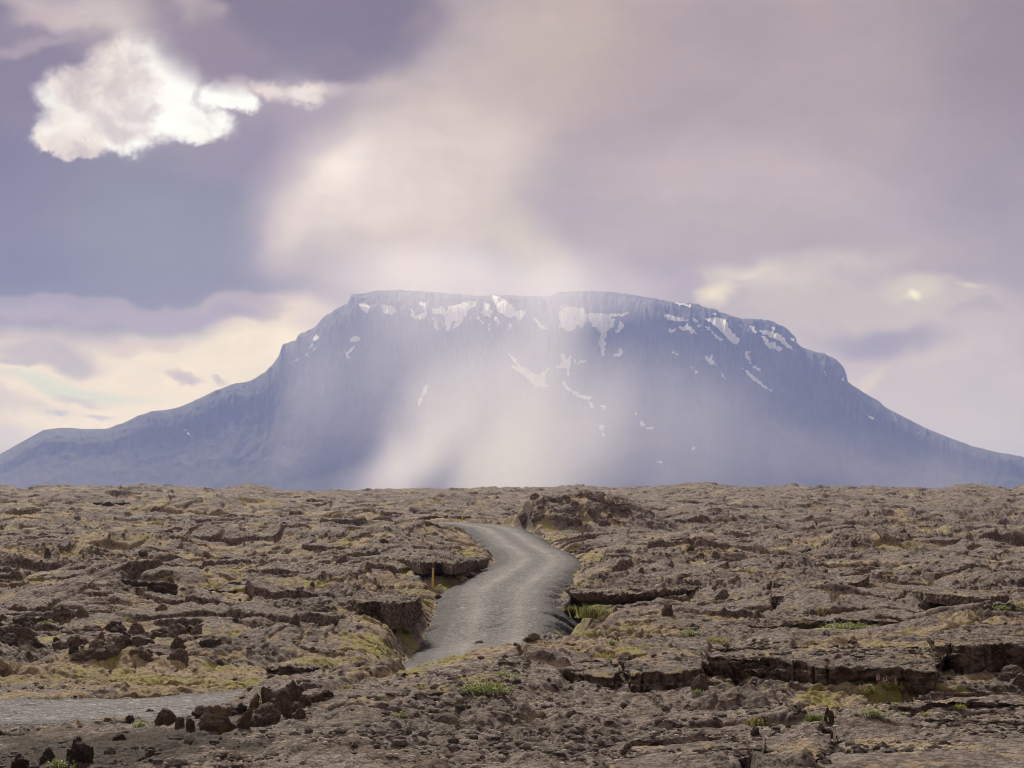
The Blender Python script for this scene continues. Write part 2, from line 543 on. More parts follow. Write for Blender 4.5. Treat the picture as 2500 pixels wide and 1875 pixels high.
def build_mountain():
    U = np.concatenate([np.arange(-2600, -150, 18), np.arange(-150, 2650, 1.7), np.arange(2650, 5200, 18)])
    T = np.concatenate([np.linspace(0, 0.7, 190, endpoint=False), np.linspace(0.7, 1.0, 200), np.array([1.02, 1.06, 1.12, 1.2, 1.35, 1.5, 1.7, 1.9])])
    UU, TT = np.meshgrid(U, T)
    X, Y, Z = mountain_point(UU, TT)
    me = mesh_np('mountain', np.stack([X, Y, Z], -1).reshape(-1, 3), grid_faces(len(T), len(U)))
    o = link('mountain', me, MAT_MOUNT)
    tag(o, 'broad flat-topped mountain with snow patches rising behind the lava field', 'mountain', kind='structure')
    # snow patches: each lies on the flank, a little proud of it
    tt = np.linspace(0.02, 1.0, 300)
    for k, poly in enumerate(SNOW):
        P = np.array(poly, float)
        u0, u1, v0, v1 = P[:, 0].min() - 6, P[:, 0].max() + 6, P[:, 1].min() - 6, P[:, 1].max() + 6
        nu, nv = int((u1 - u0) / 0.8) + 3, int((v1 - v0) / 0.8) + 3
        us, vs = np.linspace(u0, u1, nu), np.linspace(v0, v1, nv)
        gu, gv = np.meshgrid(us, vs)
        # signed distance to the outline, roughened
        sd = np.full(gu.shape, 1e9)
        ins = np.zeros(gu.shape, bool)
        for i in range(len(P)):
            a, b = P[i], P[(i + 1) % len(P)]
            ab = b - a
            s = np.clip(((gu - a[0]) * ab[0] + (gv - a[1]) * ab[1]) / (ab @ ab + 1e-9), 0, 1)
            sd = np.minimum(sd, np.hypot(gu - a[0] - s * ab[0], gv - a[1] - s * ab[1]))
            cr = (a[1] > gv) != (b[1] > gv)
            xs = a[0] + (gv - a[1]) / np.where(b[1] == a[1], 1e-9, b[1] - a[1]) * ab[0]
            ins ^= cr & (gu < xs)
        sd = np.where(ins, sd, -sd)
        rough = fbm2((gu + gv * 0.5) / 9.0, gv / 13.0, 4, 0.65, 40 + k)
        keep = sd + rough * 3.6 > -1.1
        V = np.interp(us, SIL[:, 0], SIL[:, 1])
        tv = np.zeros(gu.shape)
        for j in range(nu):
            X, Y, Z = mountain_point(np.full(300, us[j]), tt)
            vv = HV - Z / Y * F
            vv = np.minimum.accumulate(vv)
            tv[:, j] = np.interp(-gv[:, j], -vv, tt)
        X, Y, Z = mountain_point(gu, tv)
        r = np.sqrt(X * X + Y * Y)
        X, Y, Z = X - X / r * 9, Y - Y / r * 9, Z + 4.0
        f = grid_faces(nv, nu)
        kf = keep.ravel()[f].sum(1) >= 3
        if kf.sum() < 3:
            continue
        f = f[kf]
        used = np.unique(f)
        remap = np.zeros(nu * nv, int)
        remap[used] = np.arange(len(used))
        me = mesh_np('snow_patch', np.stack([X, Y, Z], -1).reshape(-1, 3)[used], remap[f])
        link('snow_patch', me, MAT_SNOW, o)
    return o


def z4(*pts):     # outlines read off the photograph's mountain, in its own pixel frame
    return [(600 + x / 2.602, 650 + y / 2.602) for x, y in pts]


def z5(*pts):
    return [(1300 + x / 2.602, 650 + y / 2.602) for x, y in pts]


SNOW = [
    z4((720, 245), (755, 235), (785, 260), (770, 295), (735, 290), (725, 270)),
    z4((865, 252), (905, 250), (935, 262), (958, 290), (940, 305), (905, 308), (870, 292)),
    z4((1042, 275), (1062, 282), (1075, 310), (1090, 322), (1085, 342), (1058, 325)),
    z4((1085, 228), (1140, 238), (1142, 268), (1145, 300), (1118, 340), (1098, 340), (1102, 312), (1128, 300), (1130, 262), (1095, 244)),
    z4((1180, 265), (1215, 278), (1240, 258), (1246, 300), (1222, 312), (1196, 300)),
    z4((1192, 340), (1215, 345), (1208, 372), (1222, 402), (1210, 404), (1198, 372)),
    z4((1244, 258), (1262, 275), (1278, 320), (1292, 262), (1322, 258), (1340, 250), (1380, 232), (1460, 222), (1455, 245), (1420, 275), (1395, 310),
       (1375, 345), (1360, 372), (1308, 408), (1325, 375), (1338, 350), (1300, 365), (1284, 412), (1272, 412), (1270, 345), (1250, 310)),
    z4((1430, 318), (1436, 318), (1428, 335), (1424, 332)),
    z4((1462, 318), (1480, 325), (1508, 362), (1500, 366), (1475, 345)),
    z4((1510, 232), (1545, 242), (1552, 275), (1562, 290), (1556, 325), (1520, 322), (1496, 300), (1520, 275)),
    z4((1562, 195), (1625, 198), (1650, 225), (1690, 250), (1705, 285), (1780, 292), (1765, 320), (1735, 345), (1718, 318), (1690, 325), (1655, 322), (1620, 300), (1590, 262)),
    z4((1582, 322), (1600, 330), (1618, 372), (1602, 368), (1586, 345)),
    z4((1540, 368), (1550, 375), (1546, 404), (1538, 392)),
    z4((1672, 365), (1682, 370), (1676, 410), (1668, 405)),
    z4((1838, 335), (1860, 350), (1885, 380), (1918, 405), (1905, 406), (1868, 384), (1845, 355)),
    z4((420, 495), (432, 455), (440, 440), (458, 455), (436, 480), (425, 510), (402, 528), (410, 510)),
    z4((378, 562), (390, 562), (385, 568)),
    z4((312, 606), (325, 592), (345, 590), (330, 602)),
    z4((430, 530), (438, 526), (436, 538), (430, 540)),
    z4((662, 470), (690, 452), (712, 452), (735, 468), (700, 486), (672, 492)),
    z4((636, 545), (650, 552), (668, 522), (688, 518), (680, 540), (655, 552), (652, 584), (640, 572)),
    z4((1138, 760), (1155, 762), (1148, 800), (1122, 845), (1108, 895), (1094, 892), (1098, 862), (1120, 830), (1134, 795)),
    z4((1672, 560), (1690, 575), (1750, 640), (1840, 690), (1870, 695), (1920, 655), (1905, 700), (1900, 750), (1915, 775), (1860, 775), (1810, 745), (1760, 690), (1690, 640), (1685, 625), (1730, 650), (1700, 610)),
    z5((165, 300), (190, 268), (260, 265), (270, 300), (275, 380), (265, 400), (240, 418), (205, 405), (170, 380), (175, 340)),
    z5((262, 265), (320, 272), (350, 310), (345, 345), (320, 365), (318, 395), (290, 370), (270, 395), (275, 320)),
    z5((358, 305), (440, 300), (525, 345), (520, 385), (480, 415), (468, 470), (462, 540), (455, 580), (440, 540), (430, 480), (445, 430), (420, 405), (375, 365)),
    z5((440, 310), (560, 305), (635, 295), (620, 306), (560, 318), (470, 325)),
    z5((535, 415), (565, 358), (590, 385), (560, 410), (545, 432)),
    z5((518, 575), (545, 558), (562, 535), (575, 545), (565, 578)),
    z5((15, 335), (30, 345), (65, 385), (95, 405), (60, 395), (25, 360)),
    z5((185, 560), (205, 570), (215, 600), (245, 580), (240, 650), (225, 700), (215, 650), (150, 650), (190, 620)),
    z5((182, 745), (200, 730), (240, 785), (300, 815), (345, 842), (370, 838), (370, 858), (330, 855), (260, 820), (205, 775)),
    z5((355, 870), (385, 880), (382, 905), (370, 900)),
    z5((260, 595), (280, 600), (272, 612)), z5((290, 625), (320, 605), (362, 615), (320, 618), (295, 632)),
    z5((438, 895), (452, 895), (460, 918), (450, 915)),
    z5((430, 1020), (450, 1022), (452, 1052), (438, 1055)), z5((442, 1062), (460, 1075), (462, 1088), (448, 1080)),
    z5((652, 938), (672, 940), (668, 955)), z5((688, 1000), (705, 998), (716, 1020), (698, 1022)), z5((728, 1032), (765, 1032), (760, 1040), (735, 1042)),
    z5((1022, 1158), (1032, 1160), (1022, 1176), (1018, 1172)), z5((795, 1248), (808, 1240), (828, 1250), (812, 1256)),
    z5((845, 315), (890, 318), (940, 330), (985, 345), (975, 355), (930, 352), (870, 340)),
    z5((1010, 325), (1035, 338), (1050, 355), (1035, 355)),
    z5((925, 388), (965, 395), (985, 372), (1015, 400), (1036, 430), (1018, 428), (985, 410), (950, 405)),
    z5((870, 410), (912, 404), (900, 418), (880, 418)), z5((1052, 380), (1068, 378), (1062, 388)),
    z5((1098, 340), (1130, 330), (1180, 328), (1230, 345), (1250, 395), (1262, 420), (1290, 455), (1312, 470), (1298, 505), (1270, 490), (1230, 455), (1200, 425), (1165, 385), (1130, 360)),
    z5((1092, 388), (1112, 392), (1142, 418), (1120, 412)), z5((1142, 430), (1170, 448), (1208, 472), (1190, 478), (1160, 455)),
    z5((1384, 385), (1400, 388), (1412, 422), (1395, 412)),
    z5((1440, 412), (1490, 415), (1560, 430), (1592, 460), (1625, 500), (1660, 540), (1640, 536), (1590, 495), (1545, 465), (1500, 445), (1455, 430)),
    z5((1462, 452), (1482, 460), (1498, 490), (1520, 515), (1518, 532), (1490, 512), (1470, 485)),
    z5((1512, 490), (1540, 488), (1552, 515), (1585, 530), (1566, 555), (1545, 528), (1522, 520)),
    z5((1520, 395), (1538, 402), (1525, 412)), z5((1628, 455), (1645, 460), (1682, 500), (1655, 485)),
    z5((1352, 545), (1372, 540), (1372, 570), (1380, 605), (1358, 578)), z5((1382, 618), (1402, 632), (1445, 670), (1412, 655)),
    z5((1322, 648), (1345, 660), (1410, 712), (1480, 770), (1520, 802), (1470, 775), (1390, 715)),
    z5((1085, 568), (1100, 574), (1118, 600), (1130, 565), (1138, 600), (1165, 636), (1130, 625), (1112, 612)),
    z5((1078, 588), (1090, 590), (1088, 598)), z5((1008, 650), (1030, 662), (1052, 688), (1035, 682)),
    z5((1200, 685), (1216, 700), (1218, 720), (1206, 712)), z5((895, 552), (925, 562), (920, 570)), z5((1845, 665), (1862, 695), (1850, 690)),
    z5((1955, 715), (1975, 730), (1965, 730)), z5((2130, 955), (2160, 970), (2200, 992), (2160, 980)),
    z5((1140, 298), (1168, 305), (1160, 312)), z5((1320, 375), (1332, 392), (1326, 390)), z5((915, 232), (960, 238), (1010, 252), (1000, 262), (940, 245)),
    [(453, 1053), (461, 1060), (465, 1066), (459, 1064)],
]
if True:     # mountain
    build_mountain()

# ---------------------------------------------------------------- haze and rain (air)
def box(name, x0, x1, y0, y1, z0, z1):
    v = [(x, y, z) for z in (z0, z1) for y in (y0, y1) for x in (x0, x1)]
    f = [(0, 2, 3, 1), (4, 5, 7, 6), (0, 1, 5, 4), (2, 6, 7, 3), (0, 4, 6, 2), (1, 3, 7, 5)]
    me = bpy.data.meshes.new(name)
    me.from_pydata(v, [], f)
    return me


def build_haze():
    m, t, out = material("haze_air")
    pv = N(t, 'ShaderNodeVolumePrincipled', ins={'Density': HAZE_DENSITY, 'Anisotropy': 0.2})
    pv.inputs['Color'].default_value = (*HAZE_COLOR, 1)
    pv.inputs['Absorption Color'].default_value = (1, 1, 1, 1)
    t.links.new(pv.outputs[0], out.inputs['Volume'])
    o = link('haze', box('haze', -26000, 26000, -400, 26000, -75, 1230), m)
    tag(o, 'thin blue haze in the air before the mountain', 'haze', kind='stuff')


def build_rain():
    """rain shafts falling in front of the mountain: one body of air, denser in hanging curtains"""
    m, t, out = material("rain_shafts")
    tc = N(t, 'ShaderNodeTexCoord').outputs['Object']
    wob = vmath(t, 'SCALE', vmath(t, 'SUBTRACT', noise(t, tc, 0.0016, 3.0, 0.5, color=True), (0.5, 0.5, 0.5)), scale=420.0)
    w = vmath(t, 'ADD', tc, wob)
    dens = None
    for (U, V, ru, rv, rot, k, inner, yc, yr) in RAIN:
        D = RAIN_Y
        x, z = (U - CU) / F * D, (HV - V) / F * D
        mp = mapping(t, w, loc=(x, yc, z), rot=(0, math.radians(rot), 0), scale=(ru / F * D, yr, rv / F * D), kind='TEXTURE')
        v = maprange(t, vmath(t, 'LENGTH', mp), 1.0, inner, 0.0, k)
        dens = v if dens is None else math_(t, 'ADD', dens, v)
    st = noise(t, mapping(t, w, scale=(1, 1, 0.10)), 0.007, 2.0, 0.5)
    dens = math_(t, 'MULTIPLY', dens, maprange(t, st, 0.30, 0.72, 0.7, 1.3, smooth=False))
    dens = math_(t, 'MULTIPLY', dens, RAIN_DENSITY)
    pv = N(t, 'ShaderNodeVolumePrincipled', ins={'Anisotropy': 0.5})
    t.links.new(dens, pv.inputs['Density'])
    pv.inputs['Color'].default_value = (0.92, 0.86, 1.0, 1)
    pv.inputs['Absorption Color'].default_value = (1, 1, 1, 1)
    t.links.new(pv.outputs[0], out.inputs['Volume'])
    me = box('rain', -1500, 1650, RAIN_Y - 650, RAIN_Y + 650, 20, 1210)
    o = link('rain', me, m)
    tag(o, 'pale sunlit rain shafts falling in front of the mountain', 'rain', kind='stuff')
    try:
        m.cycles.volume_step_rate = 0.6
    except Exception:
        pass


HAZE_DENSITY, HAZE_COLOR = 7.0e-5, (0.36, 0.47, 1.0)
RAIN_Y, RAIN_DENSITY = 6700.0, 3.9e-3
RAIN = [
    # U, V, ru, rv, rotation, density, inner, y centre, y radius
    (1260, 1160, 250, 340, 0, 0.62, 0.0, 6700, 600),
    (1090, 1040, 360, 100, -48, 0.46, 0.0, 6600, 550),
    (970, 1160, 260, 110, -38, 0.24, 0.0, 6800, 500),
    (1310, 900, 140, 340, 4, 0.26, 0.0, 6700, 600),
    (1130, 820, 330, 280, 10, 0.19, 0.0, 6800, 600),
    (1020, 700, 330, 110, 0, 0.15, 0.0, 6800, 600),
    (1430, 1050, 170, 300, 0, 0.22, 0.0, 6800, 600),
    (1640, 1060, 520, 330, 0, 0.13, 0.0, 6800, 600),
    (740, 920, 130, 330, 8, 0.09, 0.0, 6800, 600),
    (900, 900, 190, 330, 8, 0.10, 0.0, 6800, 600),
    (1400, 700, 340, 110, 0, 0.20, 0.0, 6800, 600),
    (2150, 1150, 500, 160, 0, 0.07, 0.0, 6800, 600),
]
if True:     # haze
    build_haze()
    build_rain()

# ---------------------------------------------------------------- the lava field
TU = [-3000, 0, 450, 700, 870, 1000, 1150, 1300, 1420, 1550, 1900, 2500, 5500]
TAB = {   # distance: height of the ground under the eye level for each column of TU
    2:    [-2.3] * 13,
    15:   [-2.45, -2.45, -2.35, -2.3, -2.3, -2.3, -2.3, -2.3, -2.32, -2.46, -2.50, -2.50, -2.4],
    20:   [-2.45, -2.45, -2.38, -2.3, -2.3, -2.3, -2.3, -2.3, -2.32, -2.46, -2.50, -2.50, -2.4],
    24:   [-2.65, -2.62, -2.36, -2.32, -2.3, -2.3, -2.3, -2.3, -2.32, -2.40, -2.48, -2.48, -2.4],
    27.5: [-2.95, -2.9, -2.7, -2.28, -2.3, -2.3, -2.3, -2.32, -2.36, -2.42, -2.52, -2.52, -2.4],
    30:   [-3.0, -3.0, -2.95, -2.36, -2.27, -2.25, -2.25, -2.3, -2.38, -2.46, -2.56, -2.56, -2.4],
    33:   [-3.05, -3.05, -3.05, -2.55, -2.28, -2.25, -2.22, -2.26, -2.38, -2.52, -2.66, -2.66, -2.5],
    37:   [-3.1, -3.1, -3.15, -3.1, -2.38, -2.24, -2.20, -2.18, -2.28, -2.38, -2.42, -2.40, -2.4],
    41:   [-3.1, -3.1, -3.2, -3.3, -2.95, -2.36, -2.24, -2.12, -2.18, -2.28, -2.26, -2.20, -2.3],
    45:   [-3.1, -3.1, -3.2, -3.3, -3.3, -2.95, -2.6, -2.20, -2.2, -2.30, -2.30, -2.25, -2.3],
    50:   [-3.15, -3.15, -3.2, -3.2, -3.3, -3.5, -3.3, -2.65, -2.32, -2.42, -2.52, -2.5, -2.4],
    58:   [-3.2, -3.2, -3.2, -3.2, -3.45, -4.0, -4.3, -3.8, -2.75, -2.65, -2.85, -2.9, -2.6],
    70:   [-3.2, -3.2, -3.2, -3.2, -3.45, -4.1, -5.0, -5.0, -3.30, -3.0, -3.05, -3.1, -2.8],
    84:   [-3.1, -3.1, -3.1, -3.1, -3.0, -3.9, -4.8, -5.1, -3.6, -3.15, -3.05, -3.05, -2.8],
    98:   [-2.85, -2.85, -2.85, -2.75, -2.55, -2.75, -3.05, -3.5, -2.95, -2.55, -2.55, -2.6, -2.5],
    111:  [-2.5, -2.5, -2.5, -2.4, -2.2, -2.05, -2.35, -2.8, -2.5, -2.25, -2.2, -2.25, -2.2],
    131:  [-1.8, -1.8, -1.8, -1.75, -1.65, -1.5, -2.0, -2.2, -2.0, -1.75, -1.65, -1.7, -1.7],
    158:  [-0.9, -0.9, -0.9, -0.8, -0.75, -0.6, -1.1, -1.3, -1.1, -0.95, -0.95, -1.0, -0.9],
    180:  [0.0, 0.0, 0.0, 0.1, 0.2, 0.25, -0.1, -0.3, -0.3, -0.2, -0.3, -0.3, -0.2],
    200:  [0.9, 0.8, 0.8, 0.9, 0.95, 1.0, 0.8, 0.6, 0.5, 0.5, 0.4, 0.3, 0.4],
    280:  [4.1, 3.9, 3.9, 3.9, 3.8, 3.8, 3.5, 3.4, 3.4, 3.5, 3.5, 3.5, 3.5],
    400:  [8.8] * 13, 430: [8.7] * 13, 600: [5.0] * 13, 1000: [-5] * 13, 3000: [-30] * 13, 7000: [-60] * 13, 40000: [-60] * 13}
RIDGE = np.array([(-3000, 1190), (0, 1187), (30, 1188), (52, 1197), (110, 1191), (175, 1188), (371, 1188), (546, 1196), (590, 1189), (606, 1187), (640, 1192), (682, 1202), (852, 1202),
                  (931, 1197), (1100, 1196), (1346, 1192), (1390, 1187), (1430, 1189), (1464, 1195), (1600, 1188), (1650, 1186), (1750, 1181), (1785, 1192),
                  (1912, 1189), (2069, 1188), (2284, 1197), (2330, 1189), (2371, 1185), (2420, 1189), (2467, 1197), (2500, 1186), (2600, 1180), (5500, 1190)], float)
_ds = sorted(TAB)
_U = np.linspace(-3000, 5500, 851)
_L = np.linspace(math.log(2), math.log(40000), 1400)
_T = np.stack([np.interp(_U, TU, TAB[d]) for d in _ds])
_T[_ds.index(400)] = (HV - np.interp(_U, RIDGE[:, 0], RIDGE[:, 1])) / F * 400
_T = np.stack([np.interp(_L, np.log(_ds), _T[:, j]) for j in range(len(_U))], 1)


def _blur(a, n, ax):
    k = np.ones(n) / n
    return np.apply_along_axis(lambda v: np.convolve(np.pad(v, n // 2, 'edge'), k, 'valid'), ax, a)


_T2 = _blur(_blur(_T, 7, 0), 9, 1)
_wl = sm(_L, math.log(250), math.log(330))[:, None]
_T = _T2 * (1 - _wl) + _T * _wl

# the gravel road: centre line and height, from the left edge round behind the hump and up the slope
ROAD = np.array([(-60, 31.0, -2.92), (-30, 32.4, -2.92), (-16, 33.0, -2.92), (-8.8, 33.3, -2.92), (-6.0, 34.2, -2.94), (-4.2, 36.8, -3.02), (-2.4, 41, -3.1), (-0.8, 48, -3.25),
                 (-0.4, 56, -3.6), (-0.7, 66, -4.1), (-0.9, 75, -4.4), (-0.9, 84, -4.42), (-0.65, 91, -3.55), (-0.55, 98, -2.86), (0.45, 111, -2.35), (1.7, 131, -1.92),
                 (1.5, 145, -1.45), (0.5, 158, -1.0), (-0.6, 175, -0.2), (-2.2, 188, 0.50), (-6.0, 198, 0.92), (-13, 209, 1.15), (-25, 222, 1.5), (-60, 250, 2.6)], float)


def _spline(P, n):
    t = np.arange(len(P))
    m = np.gradient(P, axis=0)
    s = np.linspace(0, len(P) - 1, n)
    i = np.minimum(s.astype(int), len(P) - 2)
    u = (s - i)[:, None]
    return ((2 * u**3 - 3 * u**2 + 1) * P[i] + (u**3 - 2 * u**2 + u) * m[i] + (-2 * u**3 + 3 * u**2) * P[i + 1] + (u**3 - u**2) * m[i + 1])


RP = _spline(ROAD, 240)


def road_near(x, y, reach=8.0):
    """signed distance from the centre line (right positive) and road height there"""
    sh = x.shape
    x, y = x.ravel(), y.ravel()
    best = np.full(x.shape, 99.0, np.float32)
    sgn = np.ones(x.shape, np.float32)
    zz = np.zeros(x.shape, np.float32)
    for i in range(len(RP) - 1):
        a, b = RP[i], RP[i + 1]
        idx = np.nonzero((y > min(a[1], b[1]) - reach) & (y < max(a[1], b[1]) + reach) & (x > min(a[0], b[0]) - reach) & (x < max(a[0], b[0]) + reach))[0]
        if not len(idx):
            continue
        ab = b[:2] - a[:2]
        px, py = x[idx] - a[0], y[idx] - a[1]
        t = np.clip((px * ab[0] + py * ab[1]) / (ab @ ab), 0, 1)
        dx, dy = px - t * ab[0], py - t * ab[1]
        d = np.hypot(dx, dy)
        k = d < best[idx]
        j = idx[k]
        best[j] = d[k]
        zz[j] = (a[2] + t * (b[2] - a[2]))[k]
        sgn[j] = np.sign(dx * ab[1] - dy * ab[0])[k]
    return (best * sgn).reshape(sh), zz.reshape(sh)


def road_profile(s):
    a = np.abs(s)
    z = -0.05 * (a / 2.3) ** 2 - sm(a, 2.2, 4.4) * 1.05
    z = z - 0.035 * np.exp(-((a - 0.95) / 0.36) ** 2)
    return z


BUMPS = [  # U, V of the foot, distance, half width m, half depth m, height, sharpness
    (1400, 190, 9.0, 10.0, 2.1), (1290, 186, 6.0, 6.0, 1.0), (1490, 192, 7.0, 8.0, 1.3),
    (250, 47.5, 1.3, 1.2, 0.42), (400, 47, 1.2, 1.1, 0.36), (480, 49, 0.8, 1.0, 0.22), (20, 52, 1.3, 1.6, 0.55), (-60, 50, 1.2, 1.6, 0.5),
    (620, 52, 2.2, 1.8, 0.35), (730, 60, 1.8, 2.4, 0.42), (760, 48, 1.0, 1.4, 0.25), (170, 82, 4.5, 4.5, 0.95), (420, 100, 5.0, 5.0, 0.8), (560, 88, 5.0, 3.0, 0.6), (760, 95, 4.5, 5.0, 0.5),
    (900, 72, 2.0, 3.0, 0.45), (100, 125, 6, 6, 0.9), (300, 150, 7, 7, 1.1), (600, 160, 8, 6, 0.8), (900, 150, 6, 6, 0.8), (1000, 170, 5, 5, 0.9), (520, 250, 12, 10, 1.5),
    (1500, 120, 5, 5, 0.7), (1700, 130, 6, 6, 0.9), (1860, 100, 6, 5, 0.6), (2050, 80, 5, 5, 0.55), (2250, 84, 5, 5, 0.45), (2430, 62, 3.2, 3.0, 0.50), (2080, 150, 8, 6, 1.0), (2300, 160, 9, 7, 1.2),
    (2150, 210, 9, 8, 1.4), (1750, 200, 8, 7, 1.1), (2420, 220, 9, 8, 1.5), (1900, 270, 12, 9, 1.2), (1100, 270, 12, 9, 1.0), (250, 280, 14, 10, 1.4), (60, 200, 9, 8, 1.3),
    (2050, 52, 2.4, 2.2, 0.28), (1780, 60, 3.0, 3.0, 0.30), (1600, 62, 2.5, 3.0, 0.28), (1260, 43.5, 1.3, 2.5, 0.16), (1480, 44, 1.6, 2.0, 0.18), (1340, 34, 1.4, 1.6, 0.10),
    (1080, 29, 1.0, 1.6, 0.10), (900, 26, 1.0, 1.4, 0.08), (2360, 46, 2.2, 2.0, 0.34), (1850, 31, .8, .9, 0.14), (1760, 29, .6, .7, .12),
    (1960, 26.5, .5, .5, 0.12), (1500, 27, 1.2, 1.0, 0.06), (660, 29.5, .5, .8, 0.14), (540, 25.5, .5, .5, 0.08)]
PITS = [(1475, 89.5, 2.4, 8.0, 1.45), (1095, 101, 2.0, 2.5, 0.35), (1775, 21.0, 0.16, 2.2, 0.24), (1930, 22.4, .10, 1.4, 0.16), (2035, 21.5, 0.10, 1.5, .14), (2390, 27.6, .62, .5, 0.16), (1790, 33.6, 1.0, .45, .1), (285, 262, 1.8, 3.0, 1.2),
        (1400, 84, 1.0, 3.0, 0.3), (1440, 33.5, .4, .4, .12), (1275, 35.5, .12, 2.0, .22)]


def micro(x, y):
    """small relief of broken crust, shared by the field and its loose plates"""
    wx, wy = x + .3 * vn2(x, y, 5), y + .3 * vn2(x, y, 6)
    g1, g2, gid, gx, gy = worley2(wx / 1.05, wy / 1.3, 16)
    q1, q2, q3 = _r01(gid) - 0.5, _r01(gid * np.uint32(7919) + np.uint32(3)) - 0.5, _r01(gid * np.uint32(15731)) - 0.5
    block = q1 * 0.10 + (gx * q2 + gy * q3) * 0.16 - (1 - sm(g2 - g1, 0.0, 0.10)) * 0.05
    zone = sm(vn2(x / 1.7 - 7, y / 2.2, 17), -0.1, 0.4)
    k1 = worley2(x / 0.30 + .4 * vn2(x * 3, y * 3, 6), y / 0.33, 19)[0]
    l1 = worley2(x / 0.10, y / 0.11, 20)[0]
    return block * .7 + ((0.62 - k1) * 0.12) * zone + (0.6 - l1) * 0.035 + fbm2(x / 0.42, y / 0.5, 4, 0.6, 23) * 0.03


def terrain(x, y, spacing=0.02, full=False):
    """height of the lava field, and the masks that tell moss from rock (all from world position)"""
    x = np.asarray(x, np.float32)
    y = np.asarray(y, np.float32)
    r = np.hypot(x, y)
    th = np.arctan2(x, y)
    U = CU + F * np.tan(np.clip(th, -0.70, 0.70))
    d = np.where(np.abs(th) < 0.7, y, r * math.cos(0.7))
    fu = np.clip((U + 3000) / 10.0, 0, 849.99)
    fl = np.clip((np.log(np.maximum(d, 2.01)) - _L[0]) / (_L[1] - _L[0]), 0, 1398.99)
    i, j = fl.astype(int), fu.astype(int)
    a, b = fl - i, fu - j
    z = (_T[i, j] * (1 - b) + _T[i, j + 1] * b) * (1 - a) + (_T[i + 1, j] * (1 - b) + _T[i + 1, j + 1] * b) * a
    for (bu, bd, bw, bl, bh) in BUMPS:
        bx = (bu - CU) / F * bd
        q = np.sqrt(((x - bx) / bw) ** 2 + ((y - bd) / bl) ** 2)
        z = z + bh * (1 - sm(q, 0.15, 1.25))
    for (bu, bd, bw, bl, bh) in PITS:
        bx = (bu - CU) / F * bd
        q = ((x - bx) / bw) ** 2 + ((y - bd) / bl) ** 2
        z = z - bh * (1 - sm(q, 0.35, 1.0))
    far = sm(d, 35, 110)
    ridge_fade = 1 - sm(d, 430, 600) * 0.7

    def lod(w):      # fade detail that the mesh is too coarse to carry
        return sm(w / np.maximum(spacing, 1e-4), 1.0, 2.6)
    # swells and pressure ridges
    wx = x + 1.4 * vn2(x / 5, y / 7, 3)
    wy = y + 2.2 * vn2(x / 6, y / 6, 4)
    sw = fbm2(x / 11, y / 17, 3, 0.5, 11)
    rg = 1 - np.abs(vn2(wx / 8, wy / 12, 12))
    z = z + sw * (0.04 + 0.26 * far) + (rg * rg - 0.4) * (0.04 + 0.30 * far)
    # broken plates of crust, each tilted its own way, with cracks between
    plate_zone = sm(vn2(x / 9 + 4, y / 13, 14) + 0.25, -0.1, 0.35)
    f1, f2, cid, cx, cy = worley2(wx / 3.0, wy / 4.2, 15)
    r1, r2, r3 = _r01(cid) - 0.5, _r01(cid * np.uint32(7919) + np.uint32(13)) - 0.5, _r01(cid * np.uint32(104729) + np.uint32(7)) - 0.5
    amp = 0.5 + 0.5 * far
    plate = (r1 * 0.40 + (cx * r2 * 0.8 + cy * r3 * 0.9)) * amp
    edge = 1 - sm(f2 - f1, 0.0, 0.12)
    plate = plate * (1 - edge * 0.4) - edge * 0.25 * amp
    g1, g2, gid, gx, gy = worley2((wx + .3 * vn2(x, y, 5)) / 1.05, wy / 1.3, 16)
    q1, q2, q3 = _r01(gid) - 0.5, _r01(gid * np.uint32(7919) + np.uint32(3)) - 0.5, _r01(gid * np.uint32(15731)) - 0.5
    bedge = 1 - sm(g2 - g1, 0.0, 0.13)
    block = (q1 * 0.22 + (gx * q2 + gy * q3) * 0.24 - bedge * 0.12) * (0.55 + 0.75 * far) * lod(0.8)
    rub_zone = sm(vn2(x / 4.5 - 7, y / 7, 17) + 0.12 * vn2(x, y, 18), 0.0, 0.35)
    k1, k2, kid, _, _ = worley2(x / 0.33 + .4 * vn2(x * 3, y * 3, 6), y / 0.36, 19)
    rub = ((0.62 - k1) * (0.20 + .14 * far) + (_r01(kid) - 0.5) * 0.09) * lod(0.33)
    l1, l2, lid, _, _ = worley2(x / 0.11, y / 0.12, 20)
    small = (0.6 - l1) * 0.045 * lod(0.12)
    fine = fbm2(x / 0.42, y / 0.5, 4, 0.6, 23) * 0.030 * lod(0.3) + fbm2(x / 0.05, y / 0.06, 2, 0.6, 27) * 0.008 * lod(0.05)
    mid = fbm2(x / 1.7, y / 2.2, 4, 0.58, 30) * (0.05 + 0.10 * far)
    relief = sw * .3 + (rg * rg - 0.5) * 0.5 + plate * 1.5 + block * 1.6 + mid * 1.3
    side = sm(x / d, 0.02, 0.09)                                  # the right of the road is barer rock
    mossn = fbm2(x / 5.5 + 9, y / 10, 4, 0.6, 34)
    strip = np.exp(-((d - (118 + 3 * vn2(x / 6, x * 0, 40))) / 5.5) ** 2) * sm(x / d, 0.05, 0.12)
    strip = strip + np.exp(-((d - 43.5) / 4.5) ** 2) * (1 - sm(x / d, -0.16, -0.11)) * 1.1
    moss = sm(-relief * 1.3 + mossn * 0.55 + 0.07 - side * 0.20 - (1 - far) * 0.10 * (1 - side) + strip * 0.5, -0.05, 0.32)
    near_rock = sm(d, 29, 20)
    moss = moss * (1 - 0.55 * near_rock)
    moss = np.maximum(moss, edge * plate_zone * 0.75 * sm(mossn, -0.5, 0.2))
    rock = 1 - moss
    flat_ = 1 - 0.72 * plate_zone * (1 - 0.5 * rub_zone)
